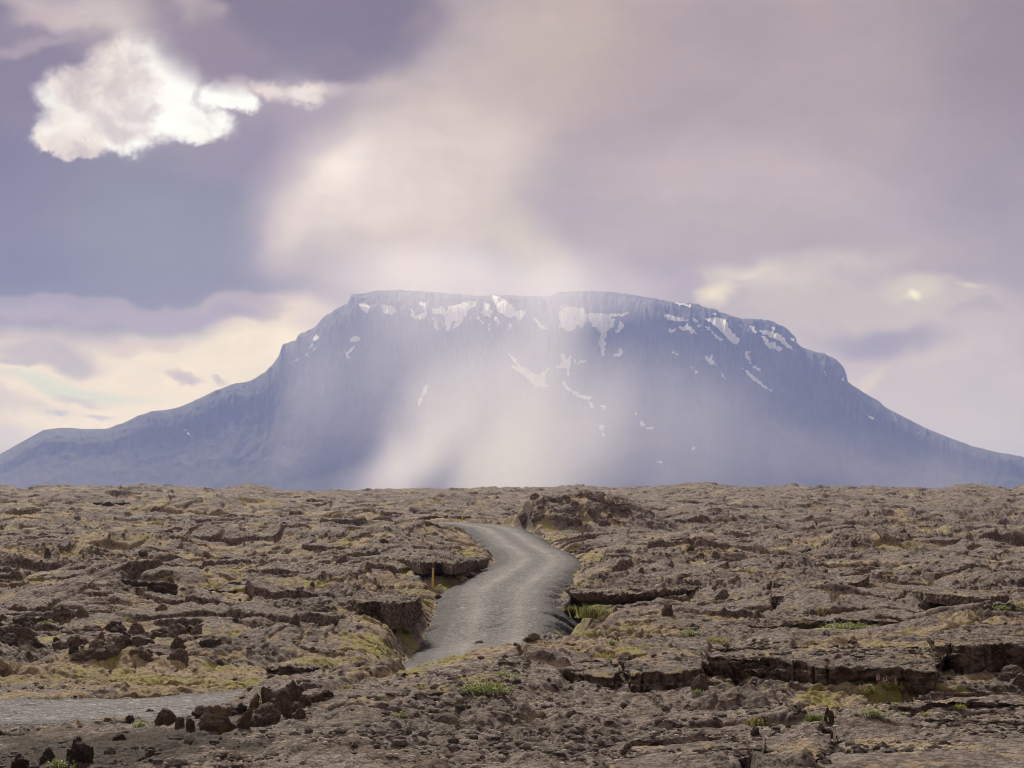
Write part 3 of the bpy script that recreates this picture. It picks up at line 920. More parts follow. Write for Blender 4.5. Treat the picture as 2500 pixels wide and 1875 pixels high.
    det = plate * (0.35 + 0.95 * plate_zone) + block * (0.25 + 0.75 * (1 - plate_zone)) + (rub * (0.25 + 0.75 * rub_zone) + small) * (0.30 + 0.70 * rock) * flat_ + fine * (0.5 + 0.5 * rock) + mid + moss * ((0.6 - l1) * 0.04 * lod(0.12) + (0.6 - k1) * 0.09 * lod(0.33))
    z = z + det * ridge_fade
    gn = fbm2(x / 1.9 - 5, y / 3.4, 4, 0.6, 44)
    green = sm(gn + mossn * 0.2, 0.10, 0.65) * sm(moss, 0.2, 0.7) * 0.9
    dirt = np.zeros_like(z)
    for (bu, bd, bw, bl, kk) in GREEN:
        bx = (bu - CU) / F * bd
        q = np.sqrt(((x - bx) / bw) ** 2 + ((y - bd) / bl) ** 2) + 0.5 * gn
        w = (1 - sm(q, 0.3, 1.05)) * kk
        green = np.maximum(green, w)
        moss = np.maximum(moss, w)
    dirt = np.maximum(dirt, (1 - sm(np.hypot((x + 5.2) / 2.6, (y - 22.5) / 4.0) + 0.3 * gn, 0.5, 1.1)))
    # the road is cut in
    s, rz = road_near(x, y)
    a = np.abs(s)
    rp = rz + np.maximum(road_profile(s), -0.42)
    inn = 1 - sm(a, 2.5, 3.7)
    low = np.minimum(z, rp - 0.10)
    z = np.where(a < 8, z * (1 - inn) + low * inn, z)
    verge = (1 - sm(a, 3.6, 6.4 + gn)) * (a < 90)
    moss = np.maximum(moss, verge * 0.8 * sm(gn, -0.6, 0.3))
    green = np.maximum(green, verge * 0.65 * sm(gn, 0.0, 0.6) * (1 - sm(d, 150, 170)) * sm(d, 36, 40))
    if full:
        return z, moss, green, dirt
    return z


GREEN = [(930, 63, 1.6, 9.0, 1.0), (980, 80, 1.2, 5, 0.8), (1110, 104, 1.6, 3.2, 1.0), (1400, 80, 0.9, 3.5, 0.9), (1390, 118, 1.0, 3.5, .8), (1480, 96, 1.8, 3.5, 0.8), (1140, 140, 1.5, 5, 0.8), (1260, 160, 1, 5, .6),
         (1180, 29.5, .38, 1.3, 0.9), (1000, 32, .4, .6, 0.7), (910, 21.8, .26, .35, 1.0), (940, 22.3, .25, .3, .8), (1780, 20.5, .14, 2.2, 0.8), (1840, 34.5, .9, .5, .5),
         (2060, 47, 1.2, .9, .9), (2450, 58, .8, 1.2, .9), (1870, 68, 1.5, 2.0, .6), (2000, 64, .5, 3, .5), (150, 42, 2.0, 1.2, .6), (420, 43, 3.0, 1.0, .7), (640, 44, 2.2, .9, 1.0), (260, 41.5, 2.2, .6, .8), (120, 58, .5, 1.5, .9),
         (1420, 41, .6, 1.4, .7), (1470, 30, .5, .5, .5), (1760, 49, .6, 1.2, .8), (250, 23.3, .35, .4, .6), (1030, 27.5, .5, .6, .6), (1960, 39, .5, .4, .5), (880, 110, 2.5, 3, .4), (340, 175, 4, 5, .4), (2030, 190, 5, 5, .3)]


def ground_material():
    m, t, out = material("lava_field")
    tc = N(t, 'ShaderNodeTexCoord').outputs['Object']
    at = N(t, 'ShaderNodeVertexColor', layer_name='cover')
    sp = N(t, 'ShaderNodeSeparateColor')
    t.links.new(at.outputs[0], sp.inputs[0])
    moss, green, dirt = sp.outputs[0], sp.outputs[1], sp.outputs[2]
    big = noise(t, tc, 0.16, 5.0, 0.6)
    n1 = noise(t, tc, 1.1, 6.0, 0.65)
    n2 = noise(t, tc, 7.0, 5.0, 0.68)
    n3 = noise(t, tc, 38.0, 4.0, 0.7)
    n4 = noise(t, tc, 150.0, 2.0, 0.6)
    geo = N(t, 'ShaderNodeNewGeometry')
    sn = N(t, 'ShaderNodeSeparateXYZ')
    t.links.new(geo.outputs['Normal'], sn.inputs[0])
    up = sn.outputs[2]
    # bare rock: warm dark brown broken faces, greyer weathered crust on top
    rock = mixc(t, maprange(t, n2, 0.38, 0.62), ROCK_D, ROCK_M)
    crust = mixc(t, maprange(t, math_(t, 'ADD', math_(t, 'MULTIPLY', n3, 0.5), math_(t, 'MULTIPLY', n2, 0.5)), 0.40, 0.60), CRUST_D, CRUST_L)
    rock = mixc(t, math_(t, 'MULTIPLY', maprange(t, up, 0.55, 0.93), maprange(t, n1, 0.30, 0.58)), rock, crust)
    rock = mixc(t, math_(t, 'MULTIPLY', maprange(t, n4, 0.55, 0.72), 0.55), rock, (0.035, 0.030, 0.027))
    # crustose lichen: small pale scabs
    vo = N(t, 'ShaderNodeTexVoronoi', feature='F1', ins={'Scale': 9.0, 'Randomness': 1.0})
    t.links.new(vmath(t, 'ADD', tc, vmath(t, 'SCALE', noise(t, tc, 30.0, 2.0, 0.5, color=True), scale=0.05)), vo.inputs['Vector'])
    spc = N(t, 'ShaderNodeSeparateColor')
    t.links.new(vo.outputs['Color'], spc.inputs[0])
    thr = math_(t, 'MULTIPLY', maprange(t, spc.outputs[0], 0.35, 1.0, 0.0, 0.46), maprange(t, n1, 0.40, 0.62))
    scab = maprange(t, math_(t, 'SUBTRACT', thr, vo.outputs['Distance']), 0.0, 0.10)
    scab = math_(t, 'MULTIPLY', scab, maprange(t, up, 0.35, 0.75))
    rock = mixc(t, math_(t, 'MULTIPLY', scab, 0.85), rock, mixc(t, spc.outputs[1], (0.36, 0.29, 0.225), (0.70, 0.62, 0.52)))
    # moss and dead heath in the hollows
    ms = mixc(t, maprange(t, n2, 0.32, 0.66), MOSS_D, MOSS_L)
    ms = mixc(t, maprange(t, n3, 0.44, 0.68, 0.0, 0.8), ms, (0.11, 0.080, 0.055))
    ms = mixc(t, maprange(t, n1, 0.48, 0.70, 0.0, 0.55), ms, MOSS_Y)
    gr = mixc(t, maprange(t, n3, 0.34, 0.66), (0.20, 0.18, 0.040), (0.54, 0.465, 0.14))
    # masks sharpened by noise so that the borders are ragged
    def ragged(v, w, lo, hi):
        return maprange(t, math_(t, 'ADD', v, math_(t, 'MULTIPLY', math_(t, 'SUBTRACT', w, 0.5), 1.1)), lo, hi)
    mixn = math_(t, 'ADD', math_(t, 'MULTIPLY', n2, 0.55), math_(t, 'MULTIPLY', n1, 0.45))
    mm = ragged(moss, mixn, 0.34, 0.62)
    mm = math_(t, 'MULTIPLY', mm, maprange(t, up, 0.35, 0.80))
    mm = math_(t, 'MULTIPLY', mm, maprange(t, n3, 0.30, 0.46, 0.35, 1.0))
    col = mixc(t, mm, rock, ms)
    col = mixc(t, math_(t, 'MULTIPLY', ragged(green, n2, 0.40, 0.75), 0.85), col, gr)
    dr = mixc(t, maprange(t, n3, 0.35, 0.65), (0.055, 0.038, 0.028), (0.13, 0.092, 0.066))
    col = mixc(t, ragged(dirt, n2, 0.3, 0.7), col, dr)
    col = mixc(t, maprange(t, big, 0.42, 0.62, 0.0, 0.42), col, mixc(t, 0.5, col, (0.04, 0.032, 0.026)))
    bh = math_(t, 'ADD', math_(t, 'MULTIPLY', n3, 0.5), math_(t, 'ADD', math_(t, 'MULTIPLY', n2, 1.1), math_(t, 'MULTIPLY', scab, 0.12)))
    bh = math_(t, 'ADD', bh, math_(t, 'MULTIPLY', n4, 0.2))
    principled(t, out, col, 0.92, bump=bh, bump_k=1.0, bump_d=0.055, spec=0.2)
    return m


ROCK_D, ROCK_M = (0.064, 0.043, 0.032), (0.275, 0.195, 0.145)
CRUST_D, CRUST_L = (0.072, 0.055, 0.047), (0.49, 0.395, 0.325)
MOSS_D, MOSS_L, MOSS_Y = (0.26, 0.180, 0.105), (0.66, 0.50, 0.32), (0.46, 0.37, 0.12)
MAT_GROUND = ground_material()
LODK = 1.0


def build_ground():
    du = 2.0 * LODK
    uf = np.arange(-260, 2760, du)
    thf = np.arctan((uf - CU) / F)
    step = math.radians(2.5)
    n = int((2 * math.pi - (thf[-1] - thf[0])) / step)
    tho = np.linspace(thf[-1], thf[0] + 2 * math.pi, n + 1)[1:-1]
    th = np.concatenate([thf, tho])
    rs = [1.0, 2.0, 4.0, 7.0, 10.0, 12.5]
    r = 14.5
    while r < 425:
        rs.append(r)
        r *= 1 + (0.00115 if r < 62 else 0.00118 if r < 210 else 0.0016) * LODK
    while r < 45000:
        rs.append(r)
        r *= 1.10
    rs = np.array(rs)
    R, T = np.meshgrid(rs, th, indexing='ij')
    X, Y = R * np.sin(T), R * np.cos(T)
    sp = np.maximum(R * du / F, np.gradient(rs)[:, None] * 0.5)
    sp[:, len(thf):] = np.maximum(sp[:, len(thf):], R[:, len(thf):] * step)
    Z = np.empty_like(X, np.float32)
    C = np.zeros(X.shape + (3,), np.float32)
    for k in range(0, len(rs), 200):
        sl = slice(k, k + 200)
        z, a, b, c = terrain(X[sl], Y[sl], sp[sl], True)
        Z[sl] = z
        C[sl] = np.stack([a, b, c], -1)
    me = mesh_np('ground', np.stack([X, Y, Z], -1).reshape(-1, 3), grid_faces(len(rs), len(th), wrap=True)[:, ::-1])
    set_attr(me, 'cover', C.reshape(-1, 3))
    o = link('ground', me, MAT_GROUND)
    tag(o, 'rough brown lava field with moss in its hollows', 'ground', kind='structure')


def gravel_material():
    m, t, out = material("gravel")
    tc = N(t, 'ShaderNodeTexCoord').outputs['Object']
    at = N(t, 'ShaderNodeVertexColor', layer_name='wear')
    sp = N(t, 'ShaderNodeSeparateColor')
    t.links.new(at.outputs[0], sp.inputs[0])
    track, shoulder = sp.outputs[0], sp.outputs[1]
    v1 = N(t, 'ShaderNodeTexVoronoi', feature='F1', ins={'Scale': 24.0})
    t.links.new(tc, v1.inputs['Vector'])
    v2 = N(t, 'ShaderNodeTexVoronoi', feature='F1', ins={'Scale': 7.5})
    t.links.new(tc, v2.inputs['Vector'])
    s1 = N(t, 'ShaderNodeSeparateColor')
    t.links.new(v1.outputs['Color'], s1.inputs[0])
    s2 = N(t, 'ShaderNodeSeparateColor')
    t.links.new(v2.outputs['Color'], s2.inputs[0])
    n1 = noise(t, tc, 0.9, 5.0, 0.6)
    n2 = noise(t, tc, 5.0, 4.0, 0.6)
    c = mixc(t, s1.outputs[0], (0.14, 0.130, 0.126), (0.40, 0.37, 0.355))
    c = mixc(t, maprange(t, s2.outputs[0], 0.93, 0.98, 0, 0.6), c, (0.66, 0.61, 0.58))
    c = mixc(t, maprange(t, s2.outputs[1], 0.84, 0.95, 0, 0.7), c, (0.05, 0.048, 0.05))
    fine = mixc(t, n2, (0.44, 0.38, 0.35), (0.68, 0.60, 0.55))
    tr = math_(t, 'MULTIPLY', track, maprange(t, math_(t, 'ADD', math_(t, 'MULTIPLY', n2, 0.6), math_(t, 'MULTIPLY', s1.outputs[1], 0.5)), 0.30, 0.75, 0.15, 0.95))
    c = mixc(t, tr, c, fine)
    dk = mixc(t, s1.outputs[0], (0.085, 0.078, 0.076), (0.27, 0.25, 0.243))
    c = mixc(t, maprange(t, math_(t, 'ADD', shoulder, math_(t, 'MULTIPLY', math_(t, 'SUBTRACT', n2, 0.5), 1.7)), 0.3, 0.8), c, dk)
    c = mixc(t, maprange(t, n1, 0.45, 0.7, 0.0, 0.25), c, (0.20, 0.165, 0.15))
    bh = math_(t, 'ADD', v1.outputs['Distance'], math_(t, 'MULTIPLY', v2.outputs['Distance'], 1.2))
    principled(t, out, c, 0.85, bump=bh, bump_k=1.0, bump_d=0.06, spec=0.15)
    return m


MAT_GRAVEL = gravel_material()


def build_road():
    """one ribbon along the centre line: crown, two wheel tracks, coarse shoulders falling to the field"""
    P = _spline(ROAD, 2600)
    seg = np.r_[0, np.cumsum(np.hypot(*np.diff(P[:, :2], axis=0).T))]
    keep = np.interp(np.linspace(0, seg[-1], 3200), seg, np.arange(len(P)))
    Q = np.stack([np.interp(keep, np.arange(len(P)), P[:, i]) for i in range(3)], 1)
    al = np.linspace(0, seg[-1], 3200)
    tg = np.gradient(Q[:, :2], axis=0)
    tg /= np.hypot(tg[:, 0], tg[:, 1])[:, None]
    nr = np.stack([tg[:, 1], -tg[:, 0]], 1)
    s = np.linspace(-4.5, 4.5, 190)
    Sg, Ag = np.meshgrid(s, al)
    wig = 0.25 * vn2(Ag / 7, Ag * 0 + 2, 61) * sm(np.abs(Sg), 1.0, 3.0) + 0.26 * fbm2(Ag / 1.5, np.sign(Sg) * 5, 3, .6, 62) * sm(np.abs(Sg), 1.8, 2.5)
    X = Q[:, 0][:, None] + nr[:, 0][:, None] * (Sg + wig)
    Y = Q[:, 1][:, None] + nr[:, 1][:, None] * (Sg + wig)
    rough = 0.25 + 0.75 * sm(np.abs(Sg), 1.9, 2.9)
    Z = Q[:, 2][:, None] + road_profile(Sg) + fbm2(X / 0.35, Y / 0.35, 3, 0.6, 63) * 0.035 * rough + fbm2(X / 3, Y / 5, 3, 0.5, 66) * 0.035
    # potholes and washboard
    Z = Z - 0.045 * sm(fbm2(X / 1.1, Y / 1.6, 2, .5, 64), 0.5, 0.9) * (np.abs(Sg) < 2.2)
    track = (np.exp(-((np.abs(Sg + 0.15 * vn2(Ag / 9, Ag * 0, 67)) - 0.95) / 0.42) ** 2)) * (0.75 + 0.5 * vn2(Ag / 6, Sg, 65))
    sh = np.maximum(sm(np.abs(Sg), 1.5, 2.3), 0.45 * np.exp(-(Sg / 0.5) ** 2))
    side_ = sm(Y, 52, 40)
    sh, track = np.maximum(sh, 0.42 * side_), track * (1 - 0.55 * side_)
    me = mesh_np('road', np.stack([X, Y, Z], -1).reshape(-1, 3), grid_faces(*X.shape))
    set_attr(me, 'wear', np.stack([np.clip(track, 0, 1), sh, sh * 0], -1).reshape(-1, 3))
    o = link('road', me, MAT_GRAVEL)
    tag(o, 'grey gravel road with two pale wheel tracks winding up through the lava', 'road', kind='structure')


if True:     # ground
    build_ground()
    build_road()

# ---------------------------------------------------------------- rocks, plants and marker stakes
rng = np.random.default_rng(7)
random.seed(11)


def ground_hit(U, V, dmin=15.0, dmax=420.0):
    """where the sight line through a photo pixel first meets the field"""
    d = np.exp(np.linspace(math.log(dmin), math.log(dmax), 1500))
    x = (U - CU) / F * d
    z = terrain(x, d, np.full(d.shape, 0.04))
    v = HV - z / d * F
    k = np.nonzero(v <= V)[0]
    k = k[0] if len(k) else len(d) - 1
    return float(x[k]), float(d[k]), float(z[k])


def many_hits(U, V, dmin=16.0, dmax=420.0, n=160):
    """the same for many sight lines, on the smooth base of the field"""
    lg = np.linspace(math.log(dmin), math.log(dmax), n)
    fu = np.clip((U + 3000) / 10.0, 0, 849.99)
    j = fu.astype(int)
    fl = (lg - _L[0]) / (_L[1] - _L[0])
    i = fl.astype(int)
    z = _T[i[None], j[:, None]]
    v = HV - z / np.exp(lg)[None] * F
    ok = v <= V[:, None]
    k = np.argmax(ok, 1)
    q = np.arange(len(U))
    good = ok[q, k]
    k0 = np.maximum(k - 1, 0)
    v0, v1 = v[q, k0], v[q, k]
    f = np.clip((v0 - V) / np.maximum(v0 - v1, 1e-6), 0, 1)
    d = np.exp(lg[k0] + (lg[k] - lg[k0]) * f)[good]
    x = (U[good] - CU) / F * d
    return x, d, terrain(x, d, np.full(d.shape, .02)), good


def lava_material(name, dark, light, scabs=0.8, ochre=0.0):
    m, t, out = material(name)
    tc0 = N(t, 'ShaderNodeTexCoord').outputs['Object']
    info = N(t, 'ShaderNodeObjectInfo')
    tc = vmath(t, 'ADD', tc0, vmath(t, 'SCALE', (1, 0.7, 0.4), scale=math_(t, 'MULTIPLY', info.outputs['Random'], 40.0)))
    geo = N(t, 'ShaderNodeNewGeometry')
    sn = N(t, 'ShaderNodeSeparateXYZ')
    t.links.new(geo.outputs['Normal'], sn.inputs[0])
    up = sn.outputs[2]
    n1 = noise(t, tc, 2.0, 5.0, 0.6)
    n2 = noise(t, tc, 9.0, 6.0, 0.68)
    n3 = noise(t, tc, 60.0, 4.0, 0.7)
    c = mixc(t, maprange(t, n2, 0.33, 0.66), dark, light)
    c = mixc(t, math_(t, 'MULTIPLY', maprange(t, up, 0.45, 0.9), maprange(t, n3, 0.32, 0.66)), c, CRUST_L)
    c = mixc(t, maprange(t, n3, 0.55, 0.75, 0, 0.7), c, (0.04, 0.033, 0.028))
    if ochre:
        c = mixc(t, maprange(t, n1, 0.48, 0.62, 0, ochre), c, (0.30, 0.195, 0.10))
    vo = N(t, 'ShaderNodeTexVoronoi', feature='F1', ins={'Scale': 15.0})
    t.links.new(vmath(t, 'ADD', tc, vmath(t, 'SCALE', noise(t, tc, 30.0, 2.0, 0.5, color=True), scale=0.05)), vo.inputs['Vector'])
    sc = N(t, 'ShaderNodeSeparateColor')
    t.links.new(vo.outputs['Color'], sc.inputs[0])
    thr = math_(t, 'MULTIPLY', maprange(t, sc.outputs[0], 0.35, 1.0, 0.0, 0.42), maprange(t, n1, 0.38, 0.60))
    s = math_(t, 'MULTIPLY', maprange(t, math_(t, 'SUBTRACT', thr, vo.outputs['Distance']), 0.0, 0.10), maprange(t, up, -0.1, 0.6, 0.25, 1.0))
    c = mixc(t, math_(t, 'MULTIPLY', s, scabs), c, mixc(t, sc.outputs[1], (0.27, 0.22, 0.175), (0.50, 0.45, 0.39)))
    bh = math_(t, 'ADD', math_(t, 'MULTIPLY', n3, 0.6), n2)
    principled(t, out, c, 0.9, bump=bh, bump_k=1.0, bump_d=0.05, spec=0.2)
    return m


MAT_LAVA = lava_material("lava_rock", ROCK_D, ROCK_M, 0.85)
MAT_BROKEN = lava_material("broken_rock", (0.075, 0.050, 0.036), (0.215, 0.150, 0.106), 0.35, 0.9)
MAT_BLACK = lava_material("dark_rock", (0.045, 0.035, 0.029), (0.150, 0.116, 0.092), 0.85)


def plane_pts(z, pts):
    """photo outline -> points on the level plane z under the eye"""
    return np.array([((u - CU) / F * (F * -z / (v - HV)), F * -z / (v - HV)) for u, v in pts])


def slab_mesh(name, out, ztop, thick, inset=0.10, joints=0, tilt=(0, 0), lump=0.04, seed=0, nring=None, dome=0.0, arch=None, sink=0.10):
    """a plate of crust with a broken, jointed rim and a hollow under its edge"""
    n = len(out)
    # rounded outline by arc length
    P = np.vstack([out, out[:1]])
    s = np.r_[0, np.cumsum(np.hypot(*np.diff(P, axis=0).T))]
    per = s[-1]
    size = per / math.pi
    px = max(out[:, 1].min(), 12) / F * 2.4
    M = int(min(1500, max(60, per / (px * 0.9))))
    q = np.linspace(0, per, M, endpoint=False)
    O = np.stack([np.interp(q, s, P[:, 0]), np.interp(q, s, P[:, 1])], 1)
    k = max(3, int(M * 0.02) | 1)
    O = np.stack([np.convolve(np.r_[O[-k:, i], O[:, i], O[:k, i]], np.ones(k) / k, 'same')[k:-k] for i in (0, 1)], 1)
    ctr = O.mean(0)
    nrm = O - ctr
    nrm /= np.hypot(nrm[:, 0], nrm[:, 1])[:, None] + 1e-9
    ang = q / per * 2 * math.pi
    wob = fbm2(np.cos(ang) * per / 5 + seed, np.sin(ang) * per / 5, 2, 0.5, seed) * min(0.15, size * 0.07)
    O = O + nrm * wob[:, None]
    inc = np.zeros(M)
    face = np.zeros(M)
    if joints:
        jr = np.random.default_rng(seed)
        js = np.sort((np.arange(joints) + jr.uniform(-.32, .32, joints)) / joints * per)
        js2 = np.r_[js[-1] - per, js, js[0] + per]
        dist = np.min(np.abs(q[:, None] - js2[None]), 1)
        inc = np.exp(-(dist / 0.030) ** 2) * 0.10
        face = jr.uniform(-.045, .045, joints + 1)[np.searchsorted(js, q)]
    nt_, ns, nb = int(min(160, max(14, size / 2 / (px * 1.6)))), int(min(60, max(10, thick / (px * 0.9)))), 8
    rt = np.linspace(0.0005, 1.0, nt_) ** 0.9
    V = []
    for r in rt:
        p = ctr + (O - ctr) * r
        p = p + nrm * ((face - inc * 0.5) * sm(np.array(r), .85, 1.0))[:, None]
        edge = max(0.0, (r - 1) * size / 2 + 0.05) / 0.05
        z = ztop + (p[:, 0] - ctr[0]) * tilt[0] + (p[:, 1] - ctr[1]) * tilt[1] - 0.025 * edge ** 2 + dome * (1 - r * r)
        z = z + fbm2(p[:, 0] / 0.8, p[:, 1] / 0.9, 5, 0.55, seed + 5) * lump + micro(p[:, 0] + seed, p[:, 1]) * (lump / .085) - sink * (1 - np.clip((ctr[1] - p[:, 1]) / (0.5 * (O[:, 1].max() - O[:, 1].min())) + .35, 0, 1)) * r - inc * 0.35 * sm(np.array(r), .55, 1.0)
        V.append(np.c_[p, z])
    for t_ in np.linspace(0, 1, ns + 1)[1:]:
        ins = inset * (t_ ** 1.6) + 0.02 * math.sin(t_ * 9)
        p = O + nrm * (face - inc - ins)[:, None]
        th = np.full(M, thick)
        if arch is not None:
            cx = (p[:, 0] - arch[0]) / arch[1]
            th = thick * (0.35 + 0.65 * np.clip(np.abs(cx), 0, 1) ** 2)
        z = ztop + (p[:, 0] - ctr[0]) * tilt[0] + (p[:, 1] - ctr[1]) * tilt[1] - 0.025 - th * t_
        f3 = fbm3(p[:, 0] / .26, p[:, 1] / .26, z / .14, 5, 0.6, seed + 9) * (0.05 + .03 * min(thick, 1))
        f3 = f3 + fbm3(p[:, 0] / .8, p[:, 1] / .8, z / .11, 4, 0.6, seed + 12) * .09 * min(1, thick + .3)
        V.append(np.c_[p + nrm * f3[:, None], z + f3 * .4])
    for r in np.linspace(0.93, 0.02, nb):
        p = ctr + (O - ctr) * r - nrm * inset
        z = ztop + (p[:, 0] - ctr[0]) * tilt[0] + (p[:, 1] - ctr[1]) * tilt[1] - 0.03 - (thick if arch is None else thick * 0.5)
        V.append(np.c_[p, np.broadcast_to(z, (M,))])
    nr = len(V)
    f = grid_faces(nr, M, wrap=True)
    vv = np.vstack(V)
    # origin at the slab's foot
    org = np.array([ctr[0], ctr[1], ztop - thick])
    me = mesh_np(name, vv - org, f)
    top = np.zeros(len(vv))
    top[:nt_ * M] = 1
    mn = fbm2(vv[:, 0] / .9 + seed, vv[:, 1] / 1.4, 4, .6, 55)
    mo = sm(mn + micro(vv[:, 0] + seed, vv[:, 1]) * -3, -.05, .6) * top * .8
    set_attr(me, 'cover', np.stack([mo, sm(mn, .6, 1.0) * top * .5, mo * 0], 1))
    return me, org


def put(name, me_org, mat, **tags):
    me, org = me_org
    o = link(name, me, mat)
    o.location = org
    return tag(o, **tags)


def boulder_mesh(seed, cuts=10, lump=0.10, sub=5, flat=0.0):
    bm = bmesh.new()
    bmesh.ops.create_icosphere(bm, subdivisions=sub, radius=1.0)
    r = np.random.default_rng(seed)
    co = np.array([v.co[:] for v in bm.verts])
    fc = np.array([[v.index for v in f.verts] for f in bm.faces])
    bm.free()
    q, _ = np.linalg.qr(r.normal(size=(3, 3)))
    cq = co @ q
    e = r.uniform(3.0, 6.0)
    rad = (np.abs(cq) ** e).sum(1) ** (-1 / e)                 # a block, turned at random, with corners broken off
    nn = r.normal(size=(cuts, 3))
    nn /= np.linalg.norm(nn, axis=1)[:, None]
    for a, b in zip(nn, r.uniform(0.72, 1.05, cuts)):
        c = co @ a
        rad = np.minimum(rad, np.where(c > 0.05, b / np.maximum(c, 0.05), 9))
    p = co * rad[:, None]
    p = p + co * (fbm3(p[:, 0] * 2.2, p[:, 1] * 2.2, p[:, 2] * 2.2, 5, 0.55, seed) * lump)[:, None]
    p[:, 2] = np.where(p[:, 2] < 0, p[:, 2] * 0.5, p[:, 2])
    p = p / np.abs(p[:, :2]).max()
    p[:, 2] = p[:, 2] / p[:, 2].max()
    return mesh_np('boulder', p, fc)


def rock_things():
    A = 'lava crust'
    put('lava_plate', slab_mesh('lava_plate', plane_pts(-2.17, [(1722, 1600), (1735, 1577), (1900, 1572), (2100, 1575), (2240, 1570), (2285, 1590), (2272, 1635), (2140, 1630), (2000, 1628), (1900, 1610), (1780, 1600)]),
        -2.15, 0.42, 0.09, joints=26, seed=3, lump=.05), MAT_GROUND, label='long flat lava slab whose broken front is split into upright blocks', category='lava plate')
    put('lava_plate', slab_mesh('lava_plate', plane_pts(-2.02, [(2275, 1572), (2330, 1578), (2420, 1574), (2560, 1578), (2640, 1545), (2540, 1522), (2400, 1518), (2300, 1530), (2262, 1552)]),
        -2.0, 0.72, 0.16, joints=12, seed=4, lump=.06), MAT_GROUND, label='thick lava block with a tall dark front at the right edge of the field', category='lava plate')
    put('lava_plate', slab_mesh('lava_plate', plane_pts(-2.26, [(1310, 1602), (1340, 1590), (1480, 1590), (1512, 1635), (1495, 1652), (1430, 1644), (1365, 1628)]),
        -2.24, 0.26, 0.07, joints=7, seed=5), MAT_GROUND, label='low lava ledge with a mossy top in front of the road', category='lava plate')
    put('lava_plate', slab_mesh('lava_plate', plane_pts(-2.22, [(1512, 1602), (1600, 1577), (1700, 1582), (1718, 1600), (1712, 1630), (1640, 1642), (1540, 1645)]),
        -2.2, 0.46, 0.10, joints=6, seed=6, lump=.05), MAT_GROUND, label='squat lava ledge just left of the long jointed slab', category='lava plate')
    sl = plane_pts(-2.40, [(2185, 1716), (2230, 1698), (2330, 1686), (2450, 1683), (2620, 1690), (2620, 1712), (2490, 1714), (2380, 1708), (2300, 1712), (2220, 1727)])
    put('lava_plate', slab_mesh('lava_plate', sl, -2.38, 0.26, 0.06, seed=7, lump=.04, arch=((2380 - CU) / F * 28, 0.62)), MAT_GROUND,
        label='thin lava slab arched over a dark hollow', category='lava plate')
    put('lava_plate', slab_mesh('lava_plate', plane_pts(-2.27, [(1540, 1800), (1640, 1790), (1790, 1790), (1824, 1802), (1805, 1835), (1745, 1878), (1690, 1925), (1440, 1940), (1480, 1850)]),
        -2.25, 0.32, 0.10, seed=8, lump=.03), MAT_GROUND, label='smooth rounded lava slab beside the mossy channel at the bottom edge', category='lava plate')
    put('lava_plate', slab_mesh('lava_plate', plane_pts(-2.26, [(2045, 1778), (2110, 1755), (2300, 1748), (2600, 1752), (2760, 1980), (2080, 1985), (1985, 1880), (2012, 1830)]),
        -2.24, 0.30, 0.06, seed=9, lump=.025), MAT_GROUND, label='wide flat grey lava slab filling the bottom right corner', category='lava plate')
    put('lava_plate', slab_mesh('lava_plate', plane_pts(-2.32, [(1862, 1795), (1900, 1772), (2020, 1768), (2028, 1800), (1990, 1850), (1960, 1960), (1750, 1960), (1850, 1860)]),
        -2.29, 0.26, 0.06, seed=10, lump=.04), MAT_GROUND, label='narrow lava slab between the mossy channel and the wide grey slab', category='lava plate')
    put('lava_plate', slab_mesh('lava_plate', plane_pts(-2.66, [(1380, 1440), (1405, 1449), (1500, 1452), (1600, 1446), (1690, 1438), (1720, 1428), (1660, 1420), (1540, 1418), (1430, 1422), (1385, 1430)]),
        -2.62, 0.34, 0.70, seed=12, lump=.10), MAT_GROUND, label='lava roof over a black hollow on the right bank of the road', category='lava plate')
    put('lava_plate', slab_mesh('lava_plate', plane_pts(-1.56, [(900, 1358), (985, 1364), (1030, 1371), (1075, 1369), (1110, 1372), (1150, 1366), (1196, 1360), (1100, 1356), (1000, 1354)]),
        -1.60, 0.6, 0.30, seed=13, lump=.10), MAT_GROUND, label='overhanging lava ledge with dark shadow left of the road bend', category='lava plate')
    put('lava_plate', slab_mesh('lava_plate', plane_pts(-2.34, [(1880, 1446), (1990, 1440), (2105, 1424), (2118, 1414), (2000, 1412), (1880, 1430)]),
        -2.30, 0.34, 0.10, seed=14, lump=.05, tilt=(0.06, 0.0), joints=8), MAT_GROUND, label='tilted lava plate leaning up to the right in the middle of the field', category='lava plate')
    put('lava_plate', slab_mesh('lava_plate', plane_pts(-2.5, [(2152, 1428), (2165, 1440), (2260, 1458), (2400, 1468), (2460, 1446), (2300, 1428)]),
        -2.42, 0.36, 0.08, seed=15, lump=.05, tilt=(-0.05, 0.0), joints=8), MAT_GROUND, label='tilted lava plate sloping down to the right in the middle of the field', category='lava plate')
    put('lava_plate', slab_mesh('lava_plate', plane_pts(-2.62, [(852, 1456), (880, 1463), (925, 1461), (960, 1467), (1005, 1462), (1030, 1452), (1010, 1444), (930, 1440), (870, 1446)]),
        -2.70, 0.95, 0.02, seed=16, lump=.08), MAT_GROUND, label='bare brown rock bank below the tall marker stake', category='lava plate')
    put('lava_plate', slab_mesh('lava_plate', plane_pts(-2.22, [(1365, 1585), (1300, 1578), (1290, 1560), (1340, 1546), (1400, 1556), (1420, 1580)]),
        -2.14, 0.22, 0.05, seed=17, lump=.05), MAT_GROUND, label='small raised lava block on the crest that hides the road', category='lava plate')
